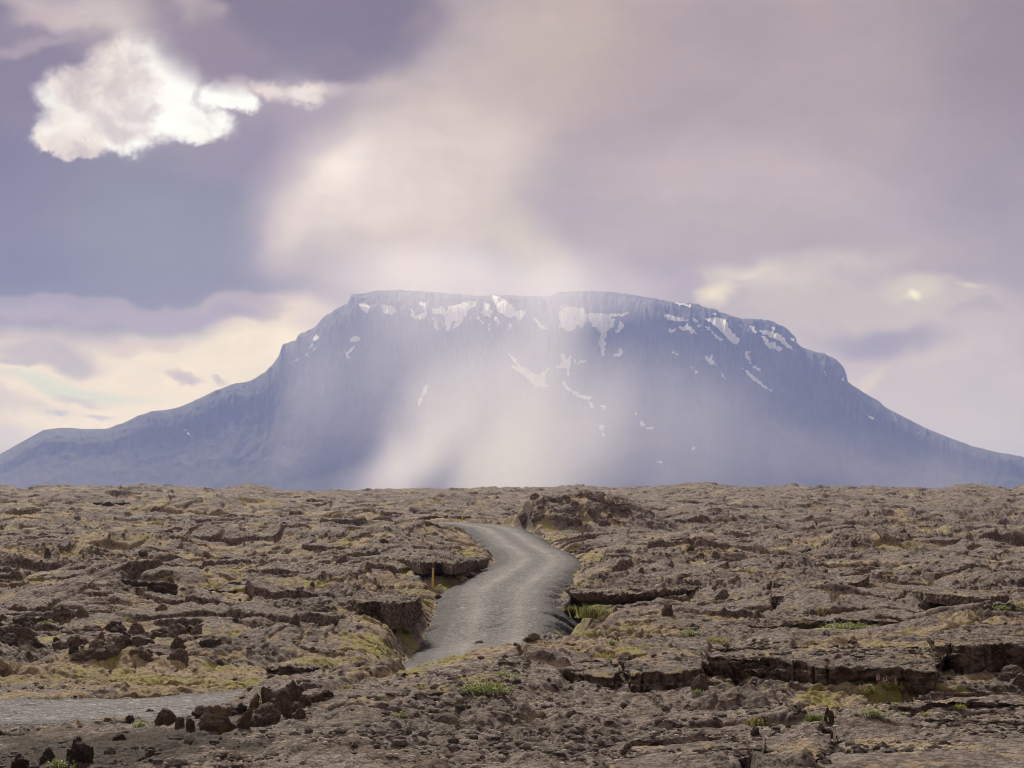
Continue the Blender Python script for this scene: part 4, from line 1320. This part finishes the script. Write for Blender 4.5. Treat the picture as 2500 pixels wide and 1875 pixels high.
    put('lava_plate', slab_mesh('lava_plate', plane_pts(-2.24, [(1110, 1640), (1180, 1625), (1270, 1610), (1290, 1630), (1250, 1665), (1160, 1690), (1110, 1672)]),
        -2.20, 0.22, 0.05, seed=18, lump=.06, dome=.05), MAT_GROUND, label='rounded lava hump behind the leafy willow', category='lava plate')
    # ledges farther out: each an oval plate with shade under its rim
    far = [
        (285, 1232, 262, 120, 3.0, 1.3, 'lava lip over a small dark cave near the left skyline'),
        (1470, 1316, 150, 150, 2.4, .55, 'flat lava ledge right of the upper road bend'),
        (1680, 1312, 160, 120, 2.6, .5, 'thin lava ledge below the right flank of the dark mound'),
        (880, 1362, 112, 85, 1.6, .35, 'small lava ledge left of the overhanging ledge'),
        (340, 1398, 84, 190, 1.6, .42, 'long lava ledge with a shaded face in the left field'),
        (520, 1385, 90, 170, 1.6, .40, 'dark lava ledge in the middle of the left field'),
        (90, 1450, 66, 120, 1.2, .32, 'dark hollow-fronted ledge near the left edge'),
        (480, 1475, 62, 100, 1.0, .16, 'pale thin lava plate lying on tan moss'),
        (730, 1560, 47, 120, .9, .22, 'lichened lava plate left of the green hollow'),
        (2170, 1298, 172, 110, 2.2, .75, 'dark rough ledge high in the right field'),
        (1960, 1312, 160, 90, 2.0, .55, 'small dark ledge in the upper right field'),
        (2120, 1345, 128, 80, 1.8, .5, 'black-fronted ledge above the pale moss strip'),
        (1680, 1330, 140, 110, 1.8, .5, 'wide dark ledge above the pale moss strip'),
        (2380, 1290, 178, 220, 2.8, .8, 'long dark lava ledge near the right skyline'),
        (1850, 1500, 50, 330, 1.0, .28, 'long low lava ledge with a ragged shaded front'),
        (2130, 1500, 50, 170, 1.0, .30, 'dark lava ledge above the largest green plant'),
        (2440, 1446, 62, 120, 1.4, .42, 'dark lava ledge above the plant at the right edge'),
        (1900, 1712, 27, 90, .5, .10, 'small flat lava plate above the yellow leafy plant'),
        (2090, 1708, 27.6, 110, .5, .12, 'low rounded lava plate in front of the long jointed slab'),
        (880, 1645, 33.5, 130, .8, .12, 'lichened lava plate on the near hump'),
        (960, 1730, 27.5, 200, .8, .10, 'broad low lava plate in the near field'),
        (740, 1795, 23.5, 120, .5, .09, 'ragged dark lava plate near the bottom edge'),
        (1320, 1775, 24, 120, .5, .08, 'low dark lava plate in the middle of the foreground'),
        (2310, 1365, 112, 150, 1.6, .35, 'thin lava ledge right of the pale moss strip'),
        (620, 1262, 215, 130, 3, .6, 'lava ledge under the small knoll on the left skyline'),
        (1290, 1262, 205, 110, 2.5, .6, 'dark ledge at the foot of the skyline behind the road'),
        (1060, 1262, 215, 160, 2.5, .5, 'flat dark ledge behind the top of the road'),
    ]
    for i, (U, V, d, wpx, dep, th, lab) in enumerate(far):
        w = wpx / F * d / 2
        x = (U - CU) / F * d
        gx_, gy_ = np.array([x - w * .7, x, x + w * .7, x, x]), np.array([d, d, d, d - dep, d + dep])
        gz = terrain(gx_, gy_, np.full(5, .3))
        zt = float(np.median(gz)) + th * 0.42
        slope = float(gz[4] - gz[3]) / (2 * dep)
        k = 26
        a = np.linspace(0, 2 * math.pi, k, endpoint=False)
        rr = 1 + 0.28 * fbm2(np.cos(a) * 1.3 + i * 3.1, np.sin(a) * 1.3, 3, .6, 70 + i)
        out = np.stack([x + w * rr * np.cos(a), d + dep * rr * np.sin(a)], 1)
        put('lava_ledge', slab_mesh('lava_ledge', out, zt, th * 1.9, th * .28, seed=80 + i, lump=0.05 + th * 0.12, tilt=(0.03 * (i % 3 - 1), min(slope, .03)), sink=th * .8), MAT_GROUND if i % 4 else MAT_BLACK,
            label=lab, category='lava ledge')
    # boulders
    protos = [boulder_mesh(s, cuts, lump, 5) for s, cuts, lump in ((1, 12, .10), (2, 8, .12), (3, 16, .16), (4, 7, .08), (5, 20, .24), (6, 9, .12), (7, 24, .30), (8, 6, .08))]
    used = set()

    def rock(U, V, wpx, hpx, proto, mat, label, group=None, name='boulder', dep=None, rz=None, tilt=0.0, cat='boulder', hit=None, sink=0.12):
        x, d, z = hit or ground_hit(U, V)
        w, h = wpx / F * d / 2, hpx / F * d
        key = (proto, mat.name)
        if key not in used:
            me = protos[proto] if proto not in [k[0] for k in used] else protos[proto].copy()
            if len(me.materials) == 0:
                me.materials.append(mat)
            else:
                me.materials[0] = mat
            used.add(key)
            store[key] = me
        o = link(name, store[key])
        o.location = (x, d + w * 0.5, z - h * sink)
        o.scale = (w, (dep or 0.85) * w, h * (1 + sink))
        o.rotation_euler = (random.uniform(-.12, .12), tilt + random.uniform(-.1, .1), random.uniform(0, 6.28) if rz is None else rz)
        return tag(o, label=label, category=cat, group=group)
    store = {}
    pile = [
        (410, 1764, 66, 40, 3, MAT_BROKEN, 'flat-topped pale brown rock at the left of the roadside rock pile', 0.2, -.08),
        (535, 1778, 100, 58, 5, MAT_BROKEN, 'largest brown slab of the roadside rock pile, tilted down to the left', 0.1, -.32),
        (445, 1771, 34, 26, 1, MAT_BROKEN, 'small rounded rock wedged between the pale rock and the tilted slab', 1.0, 0),
        (473, 1778, 30, 28, 2, MAT_BROKEN, 'narrow upright rock leaning on the large tilted slab', 2.0, .2),
        (596, 1774, 34, 54, 1, MAT_BROKEN, 'tall pointed brown rock at the right end of the tilted slab', .4, .3),
        (622, 1725, 34, 42, 3, MAT_BROKEN, 'slanting ochre rock at the back of the rock pile', .9, .5),
        (662, 1718, 50, 46, 5, MAT_BROKEN, 'upper left block of the pile beside the end of the near road', 2.2, .1),
        (690, 1732, 58, 44, 0, MAT_BROKEN, 'dark hollow-looking block in the middle of the upper pile', .5, 0),
        (722, 1712, 56, 56, 5, MAT_BROKEN, 'biggest block on top of the upper pile', 1.4, -.2),
        (748, 1722, 40, 30, 1, MAT_BROKEN, 'ochre block on the right shoulder of the upper pile', 2.4, 0),
        (706, 1748, 30, 42, 2, MAT_BROKEN, 'upright dark rock below the upper pile', .2, .15),
        (734, 1750, 38, 26, 0, MAT_BROKEN, 'squarish dark rock at the foot of the upper pile, right side', .2, 0),
        (730, 1730, 40, 22, 3, MAT_BROKEN, 'flat rock between the biggest block and the squarish rock', .7, 0),
        (655, 1768, 96, 52, 4, MAT_LAVA, 'rough lichened lump right of the tall pointed rock', .2, 0),
        (775, 1708, 54, 22, 1, MAT_BROKEN, 'low dark rock right of the yellow plant', .7, 0),
        (800, 1698, 40, 18, 2, MAT_BLACK, 'rightmost small rock trailing from the pile', .7, 0),
        (595, 1738, 44, 24, 6, MAT_BLACK, 'dark low rock in front of the slanting ochre rock', .7, 0),
        (572, 1742, 40, 22, 0, MAT_BROKEN, 'low rock at the roadside between both halves of the pile', 2.1, 0),
        (370, 1752, 44, 26, 2, MAT_BROKEN, 'crumbling dark rock left of the pale flat-topped rock', 1.1, 0),
        (498, 1742, 60, 22, 4, MAT_LAVA, 'low rough rock at the verge behind the tilted slab', 1.1, 0),
        (205, 1855, 92, 62, 6, MAT_BLACK, 'large black lichen-streaked block at the bottom left', .3, 0),
        (130, 1852, 44, 34, 4, MAT_BLACK, 'dark lump left of the large black block', .3, 0),
        (60, 1872, 60, 40, 6, MAT_BLACK, 'dark rock in the bottom left corner', .3, 0),
        (300, 1800, 36, 16, 1, MAT_BLACK, 'flat dark stone on the brown dirt above the black block', .3, 0),
        (1708, 1684, 52, 40, 5, MAT_LAVA, 'triangular rock at the left foot of the long jointed slab', .3, 0),
        (2468, 1650, 80, 30, 4, MAT_LAVA, 'rough rubble lump under the thick block at the right edge', .3, 0),
        (1628, 1504, 44, 30, 3, MAT_BROKEN, 'square dark rock on the slope right of the hollow', .8, 0),
        (1205, 1405, 10, 6, 0, MAT_BLACK, 'single dark stone lying on the gravel road', .8, 0),
        (1070, 1462, 22, 12, 2, MAT_BLACK, 'dark stone on the road shoulder below the stake', .8, 0),
        (1150, 1412, 28, 14, 6, MAT_BLACK, 'dark stone on the verge left of the road', .8, 0),
        (2020, 1764, 34, 40, 6, MAT_LAVA, 'upright knob of lava at the head of the narrow slab', .8, 0),
        (1838, 1795, 34, 22, 3, MAT_BLACK, 'grey stone at the head of the mossy channel', .8, 0),
        (1300, 1562, 40, 18, 0, MAT_BROKEN, 'brown stone on the crest before the road', .8, 0),
        (1170, 1580, 36, 18, 1, MAT_BROKEN, 'dark flat stone on the crest left of the small raised block', .8, 0),
    ]
    for U, V, w, h, p, mt, lab, rz, tl in pile:
        rock(U, V, w, h, p, mt, lab, rz=rz, tilt=tl, group='rocks of the roadside pile' if 360 < U < 810 and V > 1690 else None)
    mounds = [('boulders heaped into the dark rubble mound in the left field', 'rough lava boulder heaped in the dark rubble mound behind the near road', 140, 560, 1530, 1618, 46, (26, 80), (18, 42)),
              ('boulders of the dark outcrop at the left edge', 'jagged dark boulder of the outcrop at the left edge', -30, 95, 1490, 1605, 12, (40, 80), (26, 48)),
              ('boulders on the dark mound behind the road', 'dark broken boulder on the mound behind the top of the road', 1285, 1540, 1212, 1285, 36, (14, 46), (10, 26))]
    for grp, lab, u0, u1, v0, v1, n, wr, hr in mounds:
        for i in range(n):
            U, V = random.uniform(u0, u1), random.uniform(v0, v1)
            if n == 46 and ((U - 350) / 215) ** 2 + ((V - 1575) / 52) ** 2 > 1:
                U, V = 350 + random.uniform(-120, 120), 1575 + random.uniform(-30, 35)
            rock(U, V, random.uniform(*wr), random.uniform(*hr) * .68, random.choice((2, 4, 6, 0, 5)), MAT_LAVA if n == 36 else random.choice((MAT_LAVA, MAT_LAVA, MAT_BLACK)), lab, grp, tilt=random.uniform(-.4, .4), sink=.5)
    # single boulders over the field
    SIZES = ('small', 'knee-high', 'large')
    for i in range(75):
        V = 1215 + 560 * random.random() ** 1.25
        U = random.uniform(-20, 2520)
        x, d, z = ground_hit(U, V)
        if abs(float(road_near(np.array([x]), np.array([d]))[0][0])) < 4.6 or (V < 1300 and 980 < U < 1350) or (U < 640 and 1620 < V < 1700):
            continue
        side = 'left' if x / d < -0.02 else 'right'
        wpx = min(70, (0.18 + 0.75 * random.random() ** 2.2) / d * F)
        if d < 32:
            wpx = random.uniform(14, 36)
        hpx = wpx * random.uniform(.35, .7)
        mt = random.choice((MAT_LAVA, MAT_LAVA, MAT_BLACK))
        pr = random.choice((0, 1, 2, 4, 4, 6, 6))
        zone = 'in the near field' if d < 32 else 'on the middle of the slope' if d < 90 else 'on the upper slope' if d < 180 else 'just below the skyline'
        part_ = 'by the %s edge' % side if abs(U - CU) > 900 else 'well %s of the road' % side if abs(U - CU) > 450 else 'just %s of the road' % side
        lab = '%s %s %s boulder %s, %s' % (('squat', 'upright')[hpx > wpx * .52], 'black' if mt is MAT_BLACK else 'brown', {0: 'blocky', 1: 'blocky', 2: 'faceted', 4: 'rough', 6: 'jagged'}[pr], zone, part_)
        rock(U, V, wpx, hpx, pr, mt, lab, 'lava boulders scattered over the field', hit=(x, d, z), sink=.4)


def stake(U, V, h, lab, d=None):
    x, dd, z = ground_hit(U, V) if d is None else ((U - CU) / F * d, d, float(terrain(np.array([(U - CU) / F * d]), np.array([float(d)]))[0]))
    root = bpy.data.objects.new('marker_stake', None)
    root.empty_display_size = .2
    COL.objects.link(root)
    root.location = (x, dd, z)
    root.rotation_euler = (0.02, 0.03, 0.3)
    tag(root, label=lab, category='marker stake', group='yellow stakes marking the gravel road')

    def part(nm, z0, z1, r0, r1, mat):
        bm = bmesh.new()
        bmesh.ops.create_cone(bm, cap_ends=True, segments=10, radius1=r0, radius2=r1, depth=z1 - z0, matrix=Matrix.Translation((0, 0, (z0 + z1) / 2)))
        bmesh.ops.bevel(bm, geom=[e for e in bm.edges if len(e.link_faces) == 2 and e.calc_face_angle(0) > 1], offset=r1 * .2, segments=1, affect='EDGES')
        me = bpy.data.meshes.new(nm)
        bm.to_mesh(me)
        bm.free()
        return link(nm, me, mat, root)
    part('post', -0.25, h * 0.79, .060, .052, MAT_YELLOW)
    part('cap', h * 0.79 + .001, h, .053, .048, MAT_RED)
    part('reflector', h * 0.70, h * 0.735, .057, .057, MAT_PALE)


def paint(name, c1, c2):
    m, t, out = material(name)
    tc = N(t, 'ShaderNodeTexCoord').outputs['Object']
    n = noise(t, mapping(t, tc, scale=(8, 8, 1.5)), 4.0, 5.0, 0.7)
    principled(t, out, mixc(t, maprange(t, n, 0.35, 0.68), c1, c2), 0.7, bump=n, bump_k=.4, bump_d=.01)
    return m


MAT_YELLOW = paint("yellow_wood", (0.85, 0.62, 0.12), (0.62, 0.45, 0.12))
MAT_RED = paint("faded_red", (0.26, 0.085, 0.05), (0.14, 0.06, 0.045))
MAT_PALE = paint("pale_band", (0.62, 0.58, 0.5), (0.45, 0.4, 0.3))


def leaf_material(name, a, b):
    m, t, out = material(name)
    info = N(t, 'ShaderNodeVertexColor', layer_name='tint')
    c = mixc(t, info.outputs[0], a, b)
    p = principled(t, out, c, 0.55, spec=0.3)
    p.inputs['Subsurface Weight'].default_value = 0.0
    tr = N(t, 'ShaderNodeBsdfTranslucent')
    t.links.new(c, tr.inputs[0])
    mx = N(t, 'ShaderNodeMixShader', ins={0: 0.35})
    t.links.new(p.outputs[0], mx.inputs[1])
    t.links.new(tr.outputs[0], mx.inputs[2])
    t.links.new(mx.outputs[0], out.inputs['Surface'])
    return m


MAT_LEAF = leaf_material("willow_leaf", (0.20, 0.27, 0.045), (0.52, 0.58, 0.14))
MAT_LEAF_Y = leaf_material("yellow_leaf", (0.40, 0.40, 0.05), (0.72, 0.64, 0.12))
MAT_GRASS = leaf_material("grass_blade", (0.16, 0.22, 0.05), (0.50, 0.44, 0.18))
MAT_TWIG = paint("twig", (0.12, 0.085, 0.06), (0.22, 0.16, 0.11))
MAT_FLOWER = paint("catkin", (0.60, 0.38, 0.34), (0.50, 0.22, 0.20))


def tube_np(p0, p1, r0, r1, k=4):
    p0, p1 = np.array(p0), np.array(p1)
    a = p1 - p0
    a = a / (np.linalg.norm(a) + 1e-9)
    u = np.cross(a, (0.3, 0.5, 0.8))
    u /= np.linalg.norm(u)
    w = np.cross(a, u)
    an = np.arange(k) / k * 2 * math.pi
    ring = np.cos(an)[:, None] * u + np.sin(an)[:, None] * w
    return np.vstack([p0 + ring * r0, p1 + ring * r1]), np.array([[i, (i + 1) % k, k + (i + 1) % k, k + i] for i in range(k)])


def plant_proto(seed, width, height, nstem, nleaf, leaf, mat, flowers=0):
    """low spreading willow: creeping twigs, upright leafy tips"""
    r = np.random.default_rng(seed)
    LV, LF, LT, TV, TF, FV, FF = [], [], [], [], [], [], []
    nv = tv = fv = 0
    for s in range(nstem):
        a, rad = r.uniform(0, 6.28), width / 2 * math.sqrt(r.uniform(0, 1))
        bx, by = math.cos(a) * rad, math.sin(a) * rad * 0.6
        h = height * r.uniform(.35, 1) * (1 - .45 * (rad / (width / 2)) ** 2)
        tip = np.array([bx + r.normal(0, .18) * h, by + r.normal(0, .18) * h, h])
        base = np.array([bx * .8, by * .8, -0.03])
        v, f = tube_np(base, tip, .0035, .0015)
        TV.append(v); TF.append(f + tv); tv += len(v)
        for l in range(nleaf):
            t_ = .2 + .8 * (l + r.uniform(0, 1)) / nleaf
            p = base + (tip - base) * t_
            az = l * 2.4 + r.uniform(-.5, .5)
            el = r.uniform(.1, 1.0)
            L = leaf * r.uniform(.6, 1.2) * (1.1 - .3 * t_)
            W = L * .42
            d = np.array([math.cos(az) * math.cos(el), math.sin(az) * math.cos(el), math.sin(el)])
            sd = np.cross(d, (0, 0, 1))
            sd = sd / (np.linalg.norm(sd) + 1e-9) * W / 2
            up = np.cross(sd, d) * .25
            up = up / (np.linalg.norm(up) + 1e-9) * L * .06
            q = np.array([p, p + d * L * .35 + sd + up, p + d * L * .75 + sd * .8 + up * .6, p + d * L, p + d * L * .75 - sd * .8 + up * .6, p + d * L * .35 - sd + up])
            LV.append(q)
            LF.append(np.array([[0, 1, 2, 3], [0, 3, 4, 5]]) + nv)
            nv += 6
            LT.append(np.full(6, np.clip(t_ * .7 + r.uniform(-.3, .3), 0, 1)))
        if s < flowers:
            for k in range(6):
                c = tip + np.array([0, 0, .012 + .012 * k])
                v, f = tube_np(c, c + (0.001, 0, .012), .010 - .001 * k, .008 - .001 * k, 6)
                FV.append(v); FF.append(f + fv); fv += len(v)
    root = bpy.data.objects.new('willow_plant', None)
    root.empty_display_size = .1
    COL.objects.link(root)
    me = mesh_np('leaves', np.vstack(LV), np.vstack(LF))
    t_ = np.concatenate(LT)
    set_attr(me, 'tint', np.stack([t_, t_, t_], 1))
    link('leaves', me, mat, root)
    link('twigs', mesh_np('twigs', np.vstack(TV), np.vstack(TF)), MAT_TWIG, root)
    if flowers:
        link('catkins', mesh_np('catkins', np.vstack(FV), np.vstack(FF)), MAT_FLOWER, root)
    return root


PLANTS = [  # U, V foot, width px, kind, label
    (1190, 1690, 130, 0, 'largest leafy green willow sprawling over the near lava hump'),
    (1232, 1655, 60, 1, 'small willow tuft at the upper right of the largest one'),
    (2068, 1534, 125, 0, 'wide green plant under the dark ledge in the right field'),
    (2448, 1488, 60, 1, 'bushy green plant by the dark ledge at the right edge'),
    (1688, 1548, 50, 1, 'small light green plant on the left end of the upper ledge'),
    (1742, 1566, 76, 2, 'yellow-green plant spreading right of a smaller light green one'),
    (2114, 1690, 40, 3, 'green plant with one pale catkin in front of the jointed slab'),
    (2168, 1692, 58, 3, 'green plant with several pale catkins right of its smaller neighbour'),
    (2246, 1702, 60, 2, 'yellow-green plant on the left end of the arched slab'),
    (1842, 1765, 66, 2, 'bright yellow-green plant on dark rubble left of the narrow slab'),
    (1802, 1738, 18, 1, 'tiny upright green sprig above the bright yellow-green plant'),
    (2084, 1744, 20, 1, 'upright green sprig at the left end of a low leafy row'),
    (2128, 1748, 60, 1, 'low row of light green leaves on the edge of the wide grey slab'),
    (2196, 1740, 20, 1, 'tiny green tuft beneath the arched slab, left end'),
    (2246, 1744, 38, 2, 'low yellow-green tuft below the left of the dark hollow'),
    (2330, 1738, 44, 2, 'low tuft in front of the dark hollow of the arched slab'),
    (2088, 1845, 58, 4, 'bright green plant with red tips on the wide grey slab'),
    (2030, 1808, 16, 1, 'tiny blue-green sprig in the crack beside the narrow slab'),
    (2166, 1418, 28, 2, 'small yellow plant at the head of the right tilted plate'),
    (986, 1748, 40, 1, 'bright green sprig on the near field left of centre'),
    (876, 1766, 22, 1, 'small bright green sprig left of another on the near field'),
    (160, 1868, 70, 1, 'green plant at the foot of the large black block'),
    (354, 1770, 42, 1, 'light green plant among the rocks at the left of the pile'),
    (638, 1714, 32, 2, 'yellow-green plant at the top of the rock pile'),
    (752, 1712, 26, 2, 'yellow plant on the right of the biggest pile block'),
    (124, 1532, 40, 1, 'green patch plant beside the outcrop at the left edge'),
    (990, 1545, 44, 0, 'leafy green plant on the left foot of the road bank'),
    (1470, 1605, 50, 2, 'sparse yellow-green plant on the low mossy ledge'),
    (1492, 1572, 30, 1, 'small green plant near the right end of the crest'),
    (1700, 1690, 30, 1, 'dark green plant behind the triangular rock'),
    (640, 1760, 24, 2, 'yellow plant in front of the upper pile'),
]


def build_plants():
    protos = [plant_proto(101, .56, .13, 110, 9, .030, MAT_LEAF), plant_proto(102, .26, .10, 34, 9, .028, MAT_LEAF), plant_proto(103, .34, .10, 42, 8, .028, MAT_LEAF_Y),
              plant_proto(104, .28, .11, 36, 9, .028, MAT_LEAF, 5), plant_proto(105, .30, .08, 36, 8, .034, MAT_LEAF, 4)]
    widths = [.56, .26, .34, .28, .30]
    first = [True] * 5
    for U, V, wpx, k, lab in PLANTS:
        x, d, z = ground_hit(U, V)
        src = protos[k]
        if first[k]:
            o, first[k] = src, False
        else:
            o = src.copy()
            COL.objects.link(o)
            for ch in src.children:
                c = ch.copy()
                c.parent = o
                COL.objects.link(c)
        o.location = (x, d, z)
        s = 1.15 * wpx / F * d / widths[k]
        o.scale = (s, s, min(s, 1.6) * .9)
        o.rotation_euler = (0, 0, random.uniform(-.6, .6))
        tag(o, label=lab, category='plant', group='low willow plants on the lava')
    # tussocks of grass
    for j, (U, V, wpx, hh, n, lab) in enumerate([(1448, 1508, 74, .55, 420, 'tall green and straw grass tuft under the black hollow beside the road'),
                                   (1392, 1500, 26, .40, 130, 'straw-coloured grass at the road edge beside the hollow'),
                                   (1980, 1752, 44, .13, 160, 'short reddish dry grass in front of the jointed slab')]):
        x, d, z = ground_hit(U, V)
        r = np.random.default_rng(300 + j)
        w = wpx / F * d / 2
        VV, FF_, TT = [], [], []
        for i in range(n):
            b = np.array([r.normal(0, .45) * w, r.normal(0, .3) * w, -.03])
            h = hh * r.uniform(.4, 1)
            ln = np.array([r.normal(0, .5), r.normal(0, .5), 0]) * h
            wd = .006 + .00012 * d
            a = r.uniform(0, 3.14)
            sd = np.array([math.cos(a), math.sin(a), 0]) * wd
            mid_, tip = b + ln * .3 + (0, 0, h * .7), b + ln + (0, 0, h * r.uniform(.7, 1))
            VV.append(np.array([b - sd, b + sd, mid_ + sd * .7, mid_ - sd * .7, tip + sd * .1, tip - sd * .1]))
            FF_.append(np.array([[0, 1, 2, 3], [3, 2, 4, 5]]) + 6 * i)
            TT.append(np.full(6, r.uniform(0, 1)))
        me = mesh_np('grass_tuft', np.vstack(VV), np.vstack(FF_))
        t_ = np.concatenate(TT)
        set_attr(me, 'tint', np.stack([t_] * 3, 1))
        o = link('grass_tuft', me, MAT_GRASS)
        o.location = (x, d, z)
        tag(o, label=lab, category='grass tuft')


def scatter(name, n, mat, size, flat, label, vlim, ulim=(-120, 2620), near=0.0, want=None, seed=0, colors=False, power=1.0, sub=1, dmax=200, sizecap=9):
    """loose stones or cushions too many to count: one object"""
    r = np.random.default_rng(seed)
    U = r.uniform(*ulim, n)
    V = vlim[0] + (vlim[1] - vlim[0]) * r.uniform(0, 1, n) ** power
    X, D, Z, good = many_hits(U, V, dmax=dmax)
    sp = np.full(X.shape, .02)
    z, moss, green, dirt = terrain(X, D, sp, True)
    s = np.abs(road_near(X, D)[0])
    keep = want(X, D, moss, green, dirt, s, r)
    X, D, Z = X[keep], D[keep], Z[keep]
    m = len(X)
    for pl in [o for o in COL.objects if o.name.startswith('lava_plate')]:      # they also lie on the plates
        bb = np.array([c[:] for c in pl.bound_box]) + np.array(pl.location)
        for q in np.nonzero((X > bb[:, 0].min()) & (X < bb[:, 0].max()) & (D > bb[:, 1].min()) & (D < bb[:, 1].max()))[0]:
            ok, hit, nrm_, _ = pl.ray_cast(Vector((X[q], D[q], 5)) - pl.location, Vector((0, 0, -1)))
            if ok and hit.z + pl.location.z > Z[q]:
                Z[q] = hit.z + pl.location.z
    bm = bmesh.new()
    bmesh.ops.create_icosphere(bm, subdivisions=sub, radius=1)
    co = np.array([v.co[:] for v in bm.verts])
    fc = np.array([[v.index for v in f.verts] for f in bm.faces])
    bm.free()
    if sub == 1 and not colors:
        pass
    k = len(co)
    sz = np.minimum(size[0] + (size[1] - size[0]) * r.uniform(0, 1, m) ** 2.6, sizecap) * (1 + near * D / 60)
    ax = r.uniform(.7, 1.3, (m, 3)) * sz[:, None]
    ax[:, 2] *= flat
    jit = 1 + r.uniform(-.28, .28, (m, k)) * (0.5 if colors else 1)
    an = r.uniform(0, 6.28, m)
    P = co[None] * jit[..., None] * ax[:, None, :]
    c, s_ = np.cos(an)[:, None], np.sin(an)[:, None]
    P = np.stack([P[..., 0] * c - P[..., 1] * s_, P[..., 0] * s_ + P[..., 1] * c, P[..., 2]], -1)
    P = P + np.stack([X, D, Z], -1)[:, None, :] + np.array([0, 0, 1]) * (ax[:, 2] * .15)[:, None, None]
    Fc = (fc[None] + (np.arange(m) * k)[:, None, None]).reshape(-1, 3)
    me = mesh_np(name, P.reshape(-1, 3), Fc, smooth=colors)
    t_ = np.repeat(r.uniform(0, 1, m), k)
    set_attr(me, 'tint', np.stack([t_] * 3, 1))
    o = link(name, me, mat)
    tag(o, label=label, category=name.replace('_', ' '), kind='stuff')


def tint_material(name, a, b, c=None):
    m, t, out = material(name)
    v = N(t, 'ShaderNodeVertexColor', layer_name='tint')
    tc = N(t, 'ShaderNodeTexCoord').outputs['Object']
    n = noise(t, tc, 60.0, 4.0, 0.7)
    n0 = noise(t, tc, 14.0, 4.0, 0.7)
    col = mixc(t, v.outputs[0], a, b)
    if c:
        col = mixc(t, maprange(t, n0, 0.5, 0.7), col, c)
    col = mixc(t, maprange(t, n, 0.5, 0.75, 0, .6), col, tuple(x * .35 for x in a))
    principled(t, out, col, 0.92, bump=n, bump_k=.8, bump_d=.02, spec=.2)
    return m


if True:     # rocks
    rock_things()
    stake(1057, 1436, 1.22, 'tall yellow marker stake with a dark red top on the left road bank')
    stake(1128, 1280, 1.1, 'small distant yellow marker stake where the road leaves the field', d=205)
    build_plants()
    scatter('rubble', 42000, tint_material('rubble', (0.06, 0.047, 0.040), (0.20, 0.155, 0.125), (0.28, 0.235, 0.20)), (.010, .060), .6, 'loose lava rubble lying all over the field', (1225, 1880), seed=1, power=1.0, near=.8,
            want=lambda X, D, m, g, di, s, r: (s > 4.4) & (r.uniform(0, 1, len(X)) > m * .35 + g * .6) & (fbm2(X / 1.3, D / 2.0, 3, .6, 91) > r.uniform(-.2, .9, len(X))))
    scatter('lichen', 26000, tint_material('lichen', (0.36, 0.28, 0.21), (0.74, 0.66, 0.57), (0.42, 0.35, 0.19)), (.008, .040), .5, 'pale cushions of lichen and moss growing on the near lava', (1500, 1885), seed=2, power=.8, dmax=75, colors=True, near=.5,
            want=lambda X, D, m, g, di, s, r: (s > 4.2) & (fbm2(X / .8, D / 1.2, 3, .6, 92) > r.uniform(-.25, .75, len(X))) & (di < .4))
    scatter('loose_gravel', 26000, tint_material('loose_gravel', (0.055, 0.052, 0.056), (0.26, 0.25, 0.25)), (.010, .045), .8, 'loose grey gravel on the road and its shoulders', (1270, 1800), (-60, 1500), seed=3, dmax=215, near=.5,
            want=lambda X, D, m, g, di, s, r: (s < 3.5) & (r.uniform(0, 1, len(X)) < .25 + .75 * (s > 1.9)))
